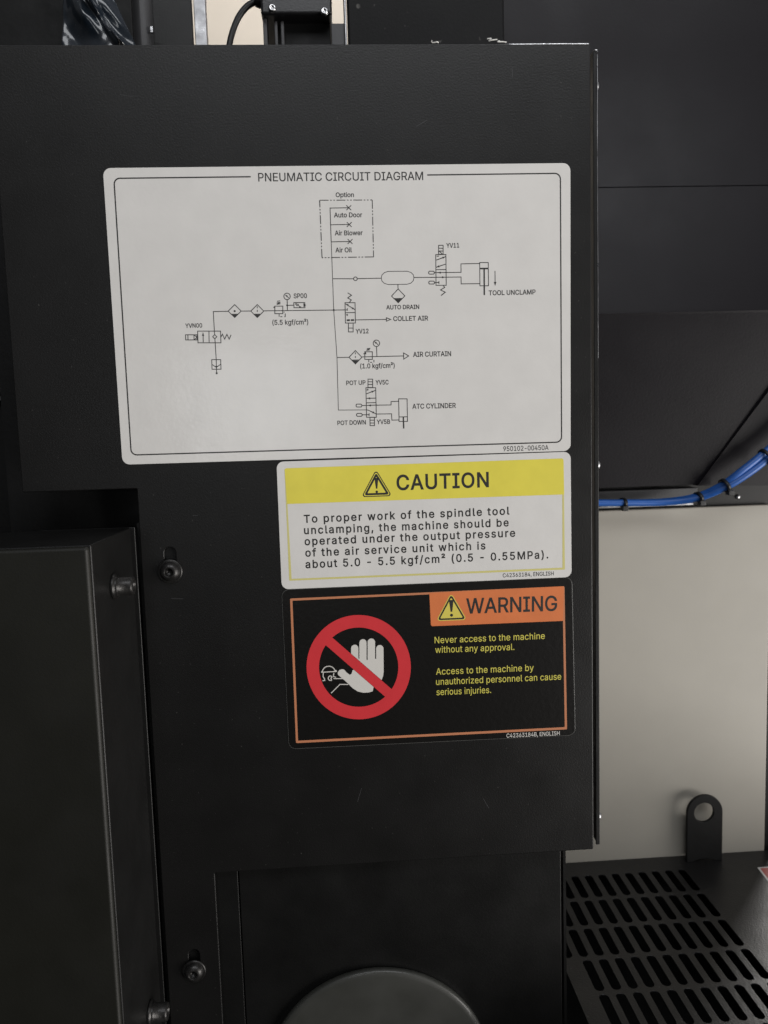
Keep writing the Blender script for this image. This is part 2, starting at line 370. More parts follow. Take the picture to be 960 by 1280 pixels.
# sans-serif letter outlines: character -> advance, bezier runs
_RAW = {
    '(': (273, ['89,156,89,207,89,244 93,283,101,324,108,364 119,404,132,441,145,479 160,511,177,539,196,539 216,539,236,539,219,504 204,467,191,428,178,389 168,351,161,313,155,276 151,240,151,207,151,176 154,146,160,115,166,83 176,51,188,16,201,-18 217,-56,236,-96,216,-96 196,-96,177,-96,148,-47 126,3,111,55,97,106']),
    ')': (273, ['57,-96,37,-96,57,-55 73,-17,86,18,98,53 107,85,113,116,119,147 122,177,122,207,122,240 118,276,112,313,105,351 95,389,82,428,70,467 55,504,37,539,57,539 77,539,97,539,113,511 128,479,142,441,155,404 165,364,173,323,180,283 184,244,184,207,184,156 177,104,161,53,146,2 125,-48,97,-96,77,-96']),
    ',': (187, ['53,-119,38,-119,48,-56 58,8,68,71,91,71 114,71,137,71,119,8 102,-56,84,-119,69,-119']),
    '-': (453, ['263,244,337,244,337,226 337,207,337,188,263,188 188,188,114,188,114,207 114,226,114,244,188,244']),
    '.': (187, ['108,-4,95,-4,83,-4 72,0,63,9,54,18 50,28,50,41,50,54 54,65,63,73,72,82 83,87,95,87,108,87 119,82,128,73,137,65 141,54,141,41,141,28 137,18,128,9,119,0']),
    '/': (249, ['216,533,235,533,180,330 126,127,71,-76,52,-76 33,-76,14,-76,69,127 124,330,178,533,197,533']),
    '0': (453, ['264,-7,227,-7,189,-7 157,3,130,24,103,45 83,74,69,113,55,152 48,199,48,254,48,309 55,356,69,395,83,434 104,464,130,484,157,505 189,516,227,516,264,516 296,505,323,484,350,464 370,434,384,395,398,356 405,309,405,254,405,199 398,152,384,113,370,74 350,45,323,24,297,3', '202,50,227,50,252,50 273,58,290,74,308,90 321,113,330,144,339,174 344,211,344,254,344,297 339,334,330,365,321,395 308,419,290,435,273,451 252,460,227,460,202,460 180,451,163,435,146,419 132,395,123,365,114,334 109,297,109,254,109,211 114,174,123,144,132,113 146,90,163,74,180,58']),
    '1': (453, ['181,0,76,0,76,18 76,36,76,55,181,55 286,55,391,55,391,36 391,18,391,0,286,0', '250,509,276,509,276,339 276,170,276,0,255,0 234,0,212,0,212,149 212,299,212,448,211,448 210,448,209,448,168,418 127,388,86,358,86,381 86,404,86,427,123,454 161,481,198,509,224,509']),
    '2': (453, ['172,0,64,0,64,16 64,32,64,47,121,108 177,168,234,229,254,249 270,267,282,282,295,298 304,313,311,327,317,341 320,356,320,371,320,390 316,405,308,419,299,432 288,442,273,449,259,456 242,460,224,460,204,460 187,456,172,447,158,439 147,428,139,413,131,399 127,382,127,362,107,362 86,362,66,362,66,392 72,419,86,442,100,465 119,483,143,496,167,509 194,516,225,516,255,516 282,509,306,497,329,484 348,467,361,445,374,424 381,399,381,372,381,354 378,335,371,318,364,300 353,280,336,259,319,237 296,211,267,180,229,140 191,100,153,60,153,59 153,58,153,57,231,57 310,57,389,57,389,38 389,19,389,0,281,0']),
    '3': (453, ['252,-7,218,-7,187,-7 158,-1,133,10,107,21 86,37,70,57,54,78 46,103,44,132,66,132 87,132,109,132,111,114 117,99,126,87,136,75 149,65,165,59,181,53 199,50,219,50,239,50 258,53,275,61,292,68 305,79,315,93,324,107 329,124,329,145,329,163 325,181,316,196,307,212 293,224,275,234,256,243 231,248,201,248,186,248 172,248,157,248,157,265 157,282,157,299,200,349 244,399,288,448,288,450 288,451,288,452,215,452 142,452,70,452,70,471 70,490,70,509,171,509 272,509,372,509,372,493 372,477,372,461,319,400 265,339,211,278,211,282 211,285,211,289,249,293 281,288,308,276,335,263 356,246,371,222,386,199 393,173,393,145,393,115 385,89,370,66,355,43 335,25,309,12,282,0']),
    '4': (453, ['164,105,40,105,40,123 40,141,40,158,109,275 178,392,247,509,268,509 289,509,311,509,243,394 176,280,109,166,109,165 109,164,109,163,210,163 312,163,413,163,413,144 413,125,413,105,289,105', '302,0,282,0,282,40 282,81,282,121,282,130 282,138,282,146,282,203 282,260,282,318,302,318 322,318,343,318,343,212 343,106,343,0,322,0']),
    '5': (453, ['254,-7,221,-7,191,-7 164,-1,140,11,116,23 97,39,83,60,69,81 61,104,60,130,81,130 101,130,122,130,124,115 129,101,138,89,147,77 159,67,173,60,188,53 204,50,221,50,242,50 260,55,276,64,292,74 305,87,314,104,323,121 328,141,328,162,328,184 323,204,314,221,304,238 291,252,275,262,258,272 239,277,218,277,201,277 184,274,167,268,151,263 138,255,128,246,108,248 88,250,67,253,77,338 86,423,96,509,186,509 276,509,366,509,366,490 366,471,366,452,294,452 222,452,151,452,145,402 139,352,134,301,135,301 135,301,136,301,147,311 161,319,178,325,194,331 211,334,229,334,253,334 274,329,294,321,313,313 331,301,345,285,359,270 371,252,379,231,387,210 391,188,391,163,391,130 384,101,369,76,354,50 334,30,309,15,283,1']),
    '6': (453, ['258,-7,226,-7,195,-7 167,0,142,15,118,29 98,49,84,74,71,100 64,129,64,162,64,186 69,212,80,239,91,266 110,300,137,340,176,396 214,453,252,509,276,509 299,509,322,509,265,426 208,344,151,261,149,261 147,261,145,261,150,271 157,280,165,288,174,296 184,302,196,307,207,312 221,314,235,314,266,314 293,308,316,295,339,282 357,263,370,240,382,216 389,189,389,157,389,125 382,97,368,73,354,48 334,28,310,14,286,0', '207,48,226,48,246,48 264,53,279,63,294,72 306,85,314,101,323,118 327,136,327,157,327,178 323,197,314,213,306,230 294,242,279,251,264,261 246,265,226,265,207,265 189,261,174,252,159,243 147,230,138,214,129,198 125,179,125,158,125,137 129,118,138,102,147,85 159,72,174,63,189,53']),
    '8': (453, ['260,-7,226,-7,192,-7 162,-1,136,11,109,24 89,40,74,62,59,83 52,108,52,135,52,157 56,177,65,195,74,213 86,229,101,241,116,253 133,261,153,265,153,265 153,266,153,267,128,273 108,287,93,308,78,329 70,353,70,380,70,406 77,429,90,450,104,470 122,486,146,498,169,510 196,516,226,516,256,516 283,510,306,498,329,486 348,470,361,450,375,429 382,406,382,380,382,353 374,329,359,308,344,287 325,273,300,267,300,266 300,265,300,265,319,261 336,253,351,241,366,229 378,213,387,195,396,177 401,157,401,135,401,108 393,83,378,62,364,40 343,24,317,11,291,-1', '204,49,226,49,249,49 268,53,285,60,301,68 314,78,323,91,332,105 337,121,337,139,337,158 332,174,322,189,313,203 300,214,283,223,266,231 247,235,226,235,205,235 186,231,169,223,152,214 139,203,130,189,120,174 115,158,115,139,115,121 120,105,129,91,138,78 151,68,167,60,184,53', '208,290,226,290,244,290 260,293,274,300,288,307 299,318,307,330,315,343 319,358,319,376,319,393 315,407,308,420,300,433 289,443,275,449,261,456 245,460,226,460,208,460 191,456,177,449,163,443 152,433,145,420,137,407 133,393,133,376,133,358 137,343,145,330,152,318 163,307,178,300,192,293']),
    '9': (453, ['195,516,226,516,258,516 286,508,310,494,335,480 354,460,368,434,382,409 389,380,389,347,389,323 383,297,373,270,362,243 343,209,315,168,277,112 239,56,200,0,177,0 154,0,130,0,187,83 244,165,301,248,303,248 305,248,307,248,303,238 296,229,287,221,279,213 269,207,257,202,245,197 232,195,218,195,187,195 160,201,137,214,114,227 96,245,83,269,70,292 64,320,64,352,64,384 71,412,85,436,99,461 118,480,143,494,167,508', '246,460,226,460,207,460 189,456,174,446,159,437 147,424,138,407,130,391 125,372,125,352,125,330 130,312,138,295,147,279 159,266,174,257,189,248 207,243,226,243,246,243 263,248,279,257,294,266 306,279,314,295,323,311 327,330,327,350,327,372 323,391,314,407,306,424 294,437,279,446,264,456']),
    'A': (479, ['39,0,16,0,78,170 140,339,201,509,226,509 251,509,276,509,338,339 401,170,463,0,440,0 418,0,395,0,359,101 323,202,287,302,281,321 273,344,264,372,255,400 245,435,232,478,236,478 241,478,245,478,233,435 222,399,213,371,204,343 196,320,191,302,155,202 120,101,85,0,62,0', '197,142,110,142,110,161 110,180,110,199,197,199 283,199,370,199,370,180 370,161,370,142,283,142']),
    'B': (456, ['122,0,60,0,60,170 60,339,60,509,120,509 181,509,241,509,276,509 306,503,329,491,352,479 369,462,381,442,392,422 398,399,398,374,398,352 394,334,387,320,379,306 369,294,356,286,344,277 330,271,315,267,315,265 315,264,315,262,331,261 347,255,363,245,379,235 392,221,402,203,413,185 418,163,418,136,418,111 412,87,400,67,388,46 370,30,344,18,319,6 287,0,247,0,184,0', '125,115,125,57,165,57 205,57,245,57,284,57 313,65,330,80,347,95 355,114,355,137,355,154 351,170,342,184,334,198 321,209,306,218,290,227 271,231,248,231,207,231 166,231,125,231,125,173', '125,341,125,285,162,285 200,285,238,285,257,285 273,289,288,296,303,303 315,313,323,326,332,339 336,355,336,372,336,395 328,414,313,429,297,444 273,452,240,452,202,452 163,452,125,452,125,396']),
    'C': (510, ['293,-7,267,-7,223,-7 184,4,150,25,116,46 89,76,70,115,50,154 40,201,40,254,40,308 50,354,70,393,89,432 116,462,150,484,184,505 223,516,267,516,293,516 317,512,340,504,363,497 384,486,402,471,420,457 436,439,448,418,460,398 468,374,473,348,451,348 430,348,408,348,404,366 398,381,389,395,381,408 370,419,357,428,345,438 331,444,315,449,300,454 284,456,267,456,236,456 208,448,184,432,159,417 139,394,125,364,111,334 103,297,103,254,103,211 111,175,125,145,140,115 159,92,184,76,209,61 236,53,267,53,284,53 300,55,315,60,331,65 345,71,357,81,370,90 381,101,389,114,398,128 404,143,408,160,430,160 451,160,473,160,469,135 460,111,448,91,436,70 421,52,402,38,384,23 363,12,341,5,318,-3']),
    'D': (502, ['271,0,219,0,178,0 137,0,96,0,96,19 96,38,96,57,136,57 175,57,215,57,256,57 291,65,318,81,345,97 366,119,379,149,392,179 399,214,399,255,399,296 392,331,379,361,366,390 346,412,320,428,293,444 260,452,221,452,178,452 136,452,93,452,93,471 93,490,93,509,137,509 181,509,225,509,275,509 317,499,353,478,388,458 415,429,433,391,452,353 462,308,462,255,462,202 452,157,433,119,414,81 387,51,351,31,314,10', '103,509,125,509,125,339 125,170,125,0,103,0 82,0,60,0,60,170 60,339,60,509,82,509']),
    'E': (418, ['165,0,60,0,60,170 60,339,60,509,164,509 268,509,372,509,372,490 372,471,372,452,290,452 207,452,125,452,125,396 125,341,125,286,202,286 278,286,355,286,355,267 355,248,355,229,278,229 202,229,125,229,125,172 125,114,125,57,208,57 292,57,375,57,375,38 375,19,375,0,270,0']),
    'G': (520, ['309,-7,269,-7,223,-7 184,4,149,25,115,46 88,77,69,116,50,155 40,201,40,254,40,308 50,354,69,393,88,432 115,462,149,484,183,505 221,516,265,516,292,516 317,512,340,504,364,496 385,484,403,469,422,454 437,437,449,416,461,396 470,373,474,349,452,349 430,349,408,349,403,365 396,380,387,393,379,406 368,417,356,427,344,436 330,444,315,448,300,453 283,456,265,456,235,456 208,448,183,432,159,417 139,394,125,364,111,334 103,297,103,254,103,211 111,175,125,145,140,115 159,92,184,76,209,61 237,53,269,53,297,53 323,59,345,71,367,83 384,101,396,123,409,146 415,172,415,202,421,201 428,200,434,199,384,199 333,199,283,199,283,218 283,237,283,256,348,256 413,256,478,256,478,237 478,219,478,200,478,158 469,122,451,91,433,60 408,36,377,19,345,2']),
    'H': (517, ['82,0,60,0,60,170 60,339,60,509,82,509 103,509,125,509,125,435 125,362,125,289,214,289 303,289,392,289,392,362 392,435,392,509,414,509 435,509,457,509,457,339 457,170,457,0,435,0 414,0,392,0,392,77 392,155,392,232,303,232 214,232,125,232,125,155 125,77,125,0,103,0']),
    'I': (300, ['111,0,31,0,31,19 31,38,31,57,60,57 89,57,118,57,118,189 118,320,118,452,89,452 60,452,31,452,31,471 31,490,31,509,111,509 190,509,269,509,269,490 269,471,269,452,240,452 212,452,183,452,183,320 183,189,183,57,212,57 240,57,269,57,269,38 269,19,269,0,190,0']),
    'L': (393, ['160,0,60,0,60,170 60,339,60,509,82,509 103,509,125,509,125,358 125,208,125,57,203,57 282,57,361,57,361,38 361,19,361,0,261,0']),
    'M': (628, ['81,0,60,0,60,170 60,339,60,509,91,509 121,509,152,509,193,402 235,294,277,187,280,180 284,170,287,159,291,148 295,136,299,123,303,110 307,97,311,84,315,71 319,59,322,49,317,49 312,49,307,49,310,59 314,70,318,83,322,95 326,108,330,121,334,134 338,147,342,158,346,170 349,179,352,187,394,294 435,402,476,509,507,509 537,509,568,509,568,339 568,170,568,0,547,0 525,0,504,0,504,97 504,194,504,291,504,302 504,314,504,327,505,340 505,354,505,369,505,383 506,398,506,413,506,428 507,443,507,457,509,457 511,457,513,457,508,441 503,426,498,409,492,393 487,378,482,363,477,348 472,334,467,322,463,309 459,299,456,291,418,194 380,97,342,0,323,0 305,0,286,0,248,97 209,194,170,291,167,299 163,309,159,321,155,333 150,346,145,361,140,376 135,391,129,408,124,424 118,441,112,457,114,457 117,457,119,457,119,444 120,431,120,416,120,401 121,387,121,372,121,357 121,342,122,328,122,315 122,302,122,291,122,194 122,97,122,0,101,0']),
    'N': (523, ['82,0,60,0,60,170 60,339,60,509,85,509 111,509,136,509,205,400 274,291,343,183,349,174 355,164,363,151,370,138 379,123,388,107,396,90 405,73,414,55,411,55 408,54,405,54,403,72 401,90,401,108,400,126 399,142,399,157,399,172 399,185,399,195,399,300 399,404,399,509,420,509 442,509,463,509,463,339 463,170,463,0,438,0 412,0,387,0,325,97 264,193,202,290,194,303 186,316,177,331,169,345 159,362,148,381,137,400 123,424,108,452,111,453 115,453,119,454,120,428 121,405,122,384,123,362 124,344,124,328,125,312 125,300,125,291,125,194 125,97,125,0,103,0']),
    'O': (533, ['311,-7,267,-7,223,-7 184,4,150,25,116,46 90,76,70,115,50,154 40,201,40,254,40,308 50,354,70,393,90,432 116,462,150,484,184,505 223,516,267,516,311,516 350,505,384,484,418,462 444,432,464,393,483,354 493,308,493,254,493,201 483,154,464,115,444,76 418,46,384,25,350,4', '236,53,267,53,297,53 325,61,349,76,374,91 394,114,408,144,423,174 430,211,430,254,430,298 423,335,408,365,394,395 374,417,349,433,325,448 297,456,267,456,236,456 209,448,184,433,159,417 140,394,125,364,111,334 103,297,103,254,103,211 111,174,125,144,140,114 159,92,184,76,209,61']),
    'P': (444, ['82,0,60,0,60,170 60,339,60,509,118,509 177,509,235,509,274,509 307,502,332,487,358,473 377,454,390,430,402,405 409,378,409,348,409,317 402,290,390,265,377,241 358,222,332,207,307,193 274,186,235,186,193,186 151,186,109,186,109,205 109,224,109,242,150,242 191,242,233,242,259,242 281,247,297,256,313,265 325,278,333,294,341,310 344,328,344,348,344,368 341,386,333,402,325,417 313,430,297,439,280,448 259,452,232,452,196,452 160,452,125,452,125,301 125,151,125,0,103,0']),
    'R': (449, ['82,0,60,0,60,170 60,339,60,509,119,509 177,509,236,509,275,509 307,502,333,489,359,475 378,457,390,433,403,410 409,382,409,352,409,321 403,295,390,271,378,248 359,230,333,217,307,204 275,198,236,198,189,198 143,198,96,198,96,217 96,236,96,255,142,255 188,255,234,255,260,255 281,259,298,267,314,275 326,286,334,300,341,315 345,332,345,352,345,372 341,390,334,405,326,420 314,431,298,440,281,448 259,452,233,452,197,452 161,452,125,452,125,301 125,151,125,0,103,0', '378,0,353,0,312,76 271,153,230,229,254,229 279,229,303,229,344,153 386,76,428,0,403,0']),
    'S': (446, ['263,-9,224,-9,187,-9 155,-3,128,9,100,21 79,38,64,60,49,82 40,107,38,137,60,137 82,137,104,137,106,117 112,101,123,88,134,75 149,65,166,59,184,52 203,49,224,49,247,49 268,53,286,60,304,68 319,78,329,92,340,105 346,121,346,139,346,155 341,169,332,179,323,189 311,198,296,205,281,211 264,217,245,222,224,228 204,234,184,239,142,251 109,268,86,289,63,311 52,339,52,372,52,401 60,426,75,448,90,469 111,486,138,498,164,510 194,516,227,516,261,516 290,510,316,498,342,486 362,469,377,449,392,428 400,404,401,378,380,378 358,378,337,378,335,403 323,423,302,437,281,451 256,459,225,459,203,459 184,455,167,448,151,441 138,431,129,418,120,406 115,391,115,376,115,358 120,344,131,334,142,323 154,314,169,308,184,302 199,297,212,293,230,289 247,284,264,279,279,275 295,270,312,264,328,257 344,248,359,238,373,227 385,214,395,198,404,181 408,162,408,139,408,111 401,86,386,64,372,41 351,24,323,11,296,-2']),
    'T': (448, ['85,452,32,452,32,471 32,490,32,509,160,509 288,509,417,509,417,490 417,471,417,452,363,452 310,452,257,452,257,301 257,151,257,0,235,0 214,0,193,0,193,151 193,301,193,452,139,452']),
    'U': (517, ['299,-8,259,-8,219,-8 184,0,154,15,124,31 101,53,85,80,68,107 60,138,60,173,60,285 60,397,60,509,81,509 103,509,124,509,124,399 124,288,124,178,124,154 130,132,141,113,152,94 167,79,187,68,207,57 231,52,259,52,287,52 311,57,331,68,351,79 366,94,377,113,387,132 393,154,393,178,393,288 393,399,393,509,414,509 436,509,457,509,457,397 457,285,457,173,457,138 449,107,433,80,416,53 393,31,363,15,334,0']),
    'V': (479, ['229,0,204,0,141,170 79,339,16,509,39,509 62,509,84,509,120,408 156,307,192,206,198,189 206,166,215,137,224,109 235,73,248,31,243,31 239,31,235,31,247,74 258,110,267,138,276,166 284,189,290,206,325,307 360,408,395,509,417,509 440,509,463,509,401,339 340,170,278,0,253,0']),
    'W': (686, ['180,0,155,0,109,170 63,339,16,509,38,509 60,509,82,509,109,404 136,300,163,196,168,179 172,163,175,145,179,128 183,111,187,94,190,76 194,58,197,40,194,40 192,40,189,40,193,58 196,76,200,94,203,111 207,128,211,145,215,163 220,179,224,196,251,300 279,404,306,509,331,509 355,509,380,509,407,404 434,300,462,196,466,179 470,163,474,145,478,128 482,111,486,94,490,76 494,58,497,40,494,40 491,40,488,40,492,58 495,76,499,94,502,111 506,128,510,145,515,163 519,179,523,196,550,300 576,404,603,509,625,509 647,509,670,509,623,339 577,170,530,0,505,0 480,0,455,0,426,108 397,215,368,323,362,344 357,367,351,391,346,416 341,444,336,475,341,475 345,475,350,475,345,445 340,419,335,395,330,371 324,347,318,323,289,215 260,108,230,0,205,0']),
    'Y': (472, ['225,0,203,0,203,69 203,139,203,208,141,308 79,409,16,509,41,509 66,509,91,509,125,454 159,399,192,344,203,326 213,309,222,292,231,275 240,255,250,230,241,230 232,230,224,230,233,255 242,276,251,293,260,310 270,327,280,344,314,399 347,454,381,509,406,509 430,509,455,509,393,409 330,308,268,208,268,139 268,69,268,0,247,0']),
    'a': (389, ['182,-9,160,-9,136,-9 114,-4,94,5,75,14 59,27,48,45,36,62 30,83,30,108,30,130 35,147,43,161,52,175 63,185,78,193,92,201 108,207,125,211,143,215 160,218,178,220,201,223 219,225,234,227,248,228 258,231,265,235,272,239 276,245,276,255,276,255 276,256,276,257,276,272 273,286,267,297,261,308 252,316,240,322,228,328 213,331,196,331,178,331 162,328,149,322,136,317 126,309,118,301,110,292 104,283,100,274,80,280 61,285,41,291,50,314 62,332,79,346,95,360 113,369,133,375,153,381 173,384,194,384,208,384 223,383,239,379,255,376 271,370,286,360,301,351 313,338,322,320,332,303 337,280,337,251,337,168 337,84,337,0,317,0 297,0,277,0,277,17 277,35,277,52,275,52 274,52,272,52,268,43 261,34,252,25,243,15 230,7,215,1,200,-5', '155,45,170,45,193,45 212,50,228,59,243,68 255,79,263,93,271,107 276,122,276,138,276,155 276,173,276,190,273,187 268,184,259,182,251,180 242,178,231,176,221,174 210,172,200,171,190,170 182,169,175,168,161,166 147,163,134,159,121,154 111,148,103,139,96,131 92,119,92,105,92,92 95,81,102,72,109,63 118,57,130,52,142,48']),
    'b': (424, ['261,-8,229,-8,206,-8 187,-4,172,4,158,12 146,21,138,31,129,42 123,51,118,59,116,59 114,59,112,59,112,39 112,20,112,0,92,0 72,0,53,0,53,170 53,339,53,509,73,509 93,509,114,509,114,446 114,382,114,319,115,319 117,319,118,319,123,327 129,336,137,346,145,356 157,365,171,373,186,381 205,384,229,384,261,384 289,376,313,361,337,345 356,322,370,293,383,263 390,229,390,189,390,149 383,114,370,84,356,55 337,32,313,16,289,0', '197,47,220,47,244,47 263,53,279,66,295,78 308,95,316,117,324,138 328,162,328,189,328,216 324,240,316,261,308,282 296,299,280,311,264,324 244,330,220,330,197,330 177,324,161,312,145,300 133,284,125,263,117,242 113,217,113,189,113,161 117,136,125,115,133,94 146,77,162,65,178,53']),
    'c': (395, ['226,-8,207,-8,173,-8 143,0,117,16,91,33 71,56,56,85,41,114 34,149,34,187,34,227 41,262,56,291,71,321 91,343,117,360,143,376 173,384,207,384,226,384 243,382,260,377,276,372 292,365,305,356,319,347 330,335,340,322,350,309 357,294,362,277,342,272 322,267,303,262,300,272 296,281,290,289,285,297 278,305,270,311,262,317 253,322,242,325,232,328 220,330,207,330,182,330 161,323,145,310,129,297 116,280,108,258,100,237 96,213,96,187,96,162 100,139,108,117,116,96 129,79,145,66,161,53 182,46,207,46,220,46 232,48,243,52,253,55 263,60,271,66,279,72 286,80,292,89,297,97 301,107,304,117,324,112 343,107,363,102,358,85 351,70,341,56,332,43 320,31,306,21,293,12 277,4,261,-1,244,-6']),
    'd': (424, ['219,-8,195,-8,164,-8 136,0,111,16,87,32 68,55,55,84,41,114 34,149,34,189,34,229 41,263,55,293,69,322 88,345,112,361,136,376 164,384,196,384,219,384 238,381,253,373,268,365 279,356,287,346,296,336 302,327,306,319,308,319 309,319,311,319,311,382 311,446,311,509,331,509 351,509,372,509,372,339 372,170,372,0,352,0 332,0,313,0,313,20 313,39,313,59,311,59 309,59,307,59,302,51 295,42,287,31,278,21 267,12,252,4,238,-4', '181,47,205,47,227,47 247,53,263,65,279,77 291,94,299,115,308,136 312,161,312,189,312,217 308,242,300,263,292,284 279,300,263,312,247,324 228,330,205,330,181,330 161,324,145,311,129,299 116,282,108,261,100,240 96,216,96,189,96,162 100,138,109,117,117,95 129,78,145,66,161,53']),
    'e': (404, ['238,-8,212,-8,175,-8 143,0,117,16,90,33 70,56,56,85,41,114 34,148,34,187,34,226 41,260,55,290,69,319 89,343,115,359,141,376 171,384,205,384,226,384 246,381,266,374,285,367 303,356,319,341,335,326 348,306,357,282,366,258 371,228,371,194,371,186 371,178,371,169,272,169 174,169,75,169,75,187 75,204,75,221,163,221 250,221,338,221,329,215 319,208,310,202,310,227 306,249,298,269,290,288 278,303,263,314,247,325 228,330,205,330,182,330 163,325,146,313,130,302 118,288,109,270,100,251 96,232,96,211,96,200 96,189,96,178,96,150 101,126,110,106,120,87 134,72,151,61,168,51 189,46,212,46,228,46 241,48,254,53,266,57 277,64,285,73,294,82 301,93,306,105,325,101 345,96,365,91,359,71 349,54,335,39,321,24 303,13,283,4,262,-4']),
    'f': (253, ['154,379,228,379,228,362 228,344,228,327,154,327 80,327,6,327,6,344 6,362,6,379,80,379', '101,0,81,0,81,144 81,288,81,432,81,453 86,471,96,486,106,500 119,511,135,519,152,526 169,530,187,530,201,530 213,529,222,527,232,525 238,523,243,521,238,503 233,486,227,468,224,470 220,471,215,472,210,473 203,474,195,474,176,474 163,469,154,460,146,451 142,437,142,419,142,279 142,140,142,0,121,0']),
    'g': (425, ['238,-151,207,-151,179,-151 155,-147,134,-140,113,-132 96,-123,82,-110,69,-98 58,-84,51,-69,67,-60 84,-50,101,-41,107,-49 113,-57,122,-66,130,-75 141,-82,154,-88,168,-94 186,-97,207,-97,238,-97 263,-90,282,-75,302,-60 311,-37,311,-6,311,19 311,44,311,68,310,68 308,68,306,68,301,60 295,51,287,41,278,32 267,23,252,16,238,8 219,5,195,5,164,5 137,12,113,27,88,41 69,62,55,90,41,118 34,152,34,191,34,230 41,264,55,293,69,322 88,345,112,361,137,376 165,384,196,384,220,384 239,381,253,373,268,365 280,356,288,346,297,336 303,327,308,319,309,319 311,319,313,319,313,339 313,359,313,379,333,379 353,379,372,379,372,250 372,121,372,-9,372,-42 365,-69,350,-90,335,-111 316,-126,291,-136,266,-146', '181,59,205,59,228,59 248,64,264,75,280,86 292,101,300,121,308,141 312,165,312,193,312,220 308,243,300,264,292,284 280,301,264,312,248,324 228,330,205,330,181,330 161,324,145,312,129,299 117,283,109,262,100,242 96,219,96,193,96,166 100,143,109,123,117,103 129,87,145,76,162,65']),
    'h': (410, ['114,249,114,227,114,151 114,76,114,0,93,0 73,0,53,0,53,170 53,339,53,509,73,509 93,509,114,509,114,435 114,361,114,287,110,287 106,287,102,287,114,322 131,347,152,362,174,377 199,384,227,384,253,384 276,379,295,369,315,358 330,342,341,321,352,299 357,273,357,240,357,160 357,80,357,0,337,0 316,0,296,0,296,78 296,157,296,235,296,265 288,288,273,304,258,321 237,329,210,329,192,329 175,325,161,317,146,309 135,298,126,283,118,267']),
    'i': (166, ['73,0,53,0,53,126 53,253,53,379,73,379 93,379,114,379,114,253 114,126,114,0,93,0', '95,443,84,443,72,443 62,447,54,455,45,462 41,472,41,483,41,494 45,504,54,512,62,520 72,524,84,524,95,524 106,520,114,512,122,504 126,494,126,483,126,472 122,462,114,455,106,447']),
    'j': (166, ['53,243,53,379,73,379 93,379,114,379,114,243 114,106,114,-30,114,-53 110,-73,102,-90,93,-107 81,-120,65,-129,48,-138 28,-143,4,-143,-1,-143 -5,-143,-10,-143,-10,-124 -10,-105,-10,-87,-6,-87 -2,-87,2,-87,20,-87 32,-82,40,-72,49,-62 53,-48,53,-29,53,107', '95,443,83,443,72,443 62,447,53,455,45,462 41,472,41,483,41,494 45,504,53,512,62,520 72,524,83,524,95,524 105,520,114,512,122,504 126,494,126,483,126,472 122,462,114,455,105,447']),
    'k': (380, ['132,158,110,137,110,162 110,187,110,212,113,212 117,212,121,212,175,268 230,323,284,379,310,379 335,379,360,379,301,319 243,259,184,199,182,199 179,199,177,199,155,178', '73,0,53,0,53,170 53,339,53,509,73,509 93,509,114,509,114,339 114,170,114,0,93,0', '320,0,294,0,245,62 197,124,148,186,162,200 177,214,191,229,252,152 312,76,372,0,346,0']),
    'l': (189, ['147,-2,139,-2,110,-2 88,5,74,20,60,35 53,57,53,84,53,226 53,367,53,509,73,509 93,509,114,509,114,372 114,235,114,99,114,81 116,69,120,62,125,55 133,52,146,52,152,52 157,52,160,53,164,53 167,54,170,54,173,37 177,20,181,3,175,1 169,0,162,-1,154,-2']),
    'm': (609, ['73,0,53,0,53,126 53,253,53,379,72,379 92,379,112,379,112,351 112,323,112,295,111,295 109,295,108,295,113,316 121,332,132,346,144,359 157,369,172,376,187,383 203,386,219,386,247,386 270,378,287,361,305,344 316,322,321,295,318,295 315,295,312,295,317,313 325,329,337,343,349,357 364,367,381,375,398,382 416,386,437,386,459,386 479,381,497,372,515,362 530,348,541,328,551,309 557,285,557,255,557,170 557,85,557,0,536,0 516,0,496,0,496,85 496,169,496,254,496,281 488,301,473,313,457,325 439,330,419,330,402,330 387,327,374,320,362,313 352,303,345,290,339,278 335,263,335,247,335,165 335,82,335,0,315,0 295,0,274,0,274,87 274,173,274,260,274,281 267,298,253,311,239,324 221,330,199,330,185,330 171,327,158,320,144,313 134,303,126,289,118,276 114,258,114,238,114,159 114,79,114,0,93,0']),
    'n': (409, ['114,249,114,227,114,151 114,76,114,0,93,0 73,0,53,0,53,126 53,253,53,379,72,379 92,379,112,379,112,349 112,318,112,287,109,287 106,287,102,287,114,322 131,347,152,362,174,377 199,384,227,384,253,384 276,379,295,369,314,358 330,342,341,321,352,299 357,273,357,240,357,160 357,80,357,0,337,0 316,0,296,0,296,78 296,157,296,235,296,265 288,288,273,304,258,321 237,329,210,329,192,329 175,325,161,317,146,309 135,298,126,283,118,267']),
    'o': (415, ['242,-8,207,-8,173,-8 143,0,117,16,91,33 71,56,56,85,41,114 34,149,34,187,34,227 41,262,56,291,71,321 91,343,117,360,143,376 173,384,207,384,242,384 273,376,299,360,325,343 345,321,359,291,374,262 381,227,381,187,381,149 374,114,359,85,345,56 325,33,299,16,273,0', '182,46,207,46,233,46 254,53,270,66,287,79 299,96,307,117,315,139 319,162,319,187,319,213 315,236,307,258,299,280 287,297,270,310,254,323 233,330,207,330,182,330 161,323,145,310,129,297 116,280,108,258,100,237 96,213,96,187,96,162 100,139,108,117,116,96 129,79,145,66,161,53']),
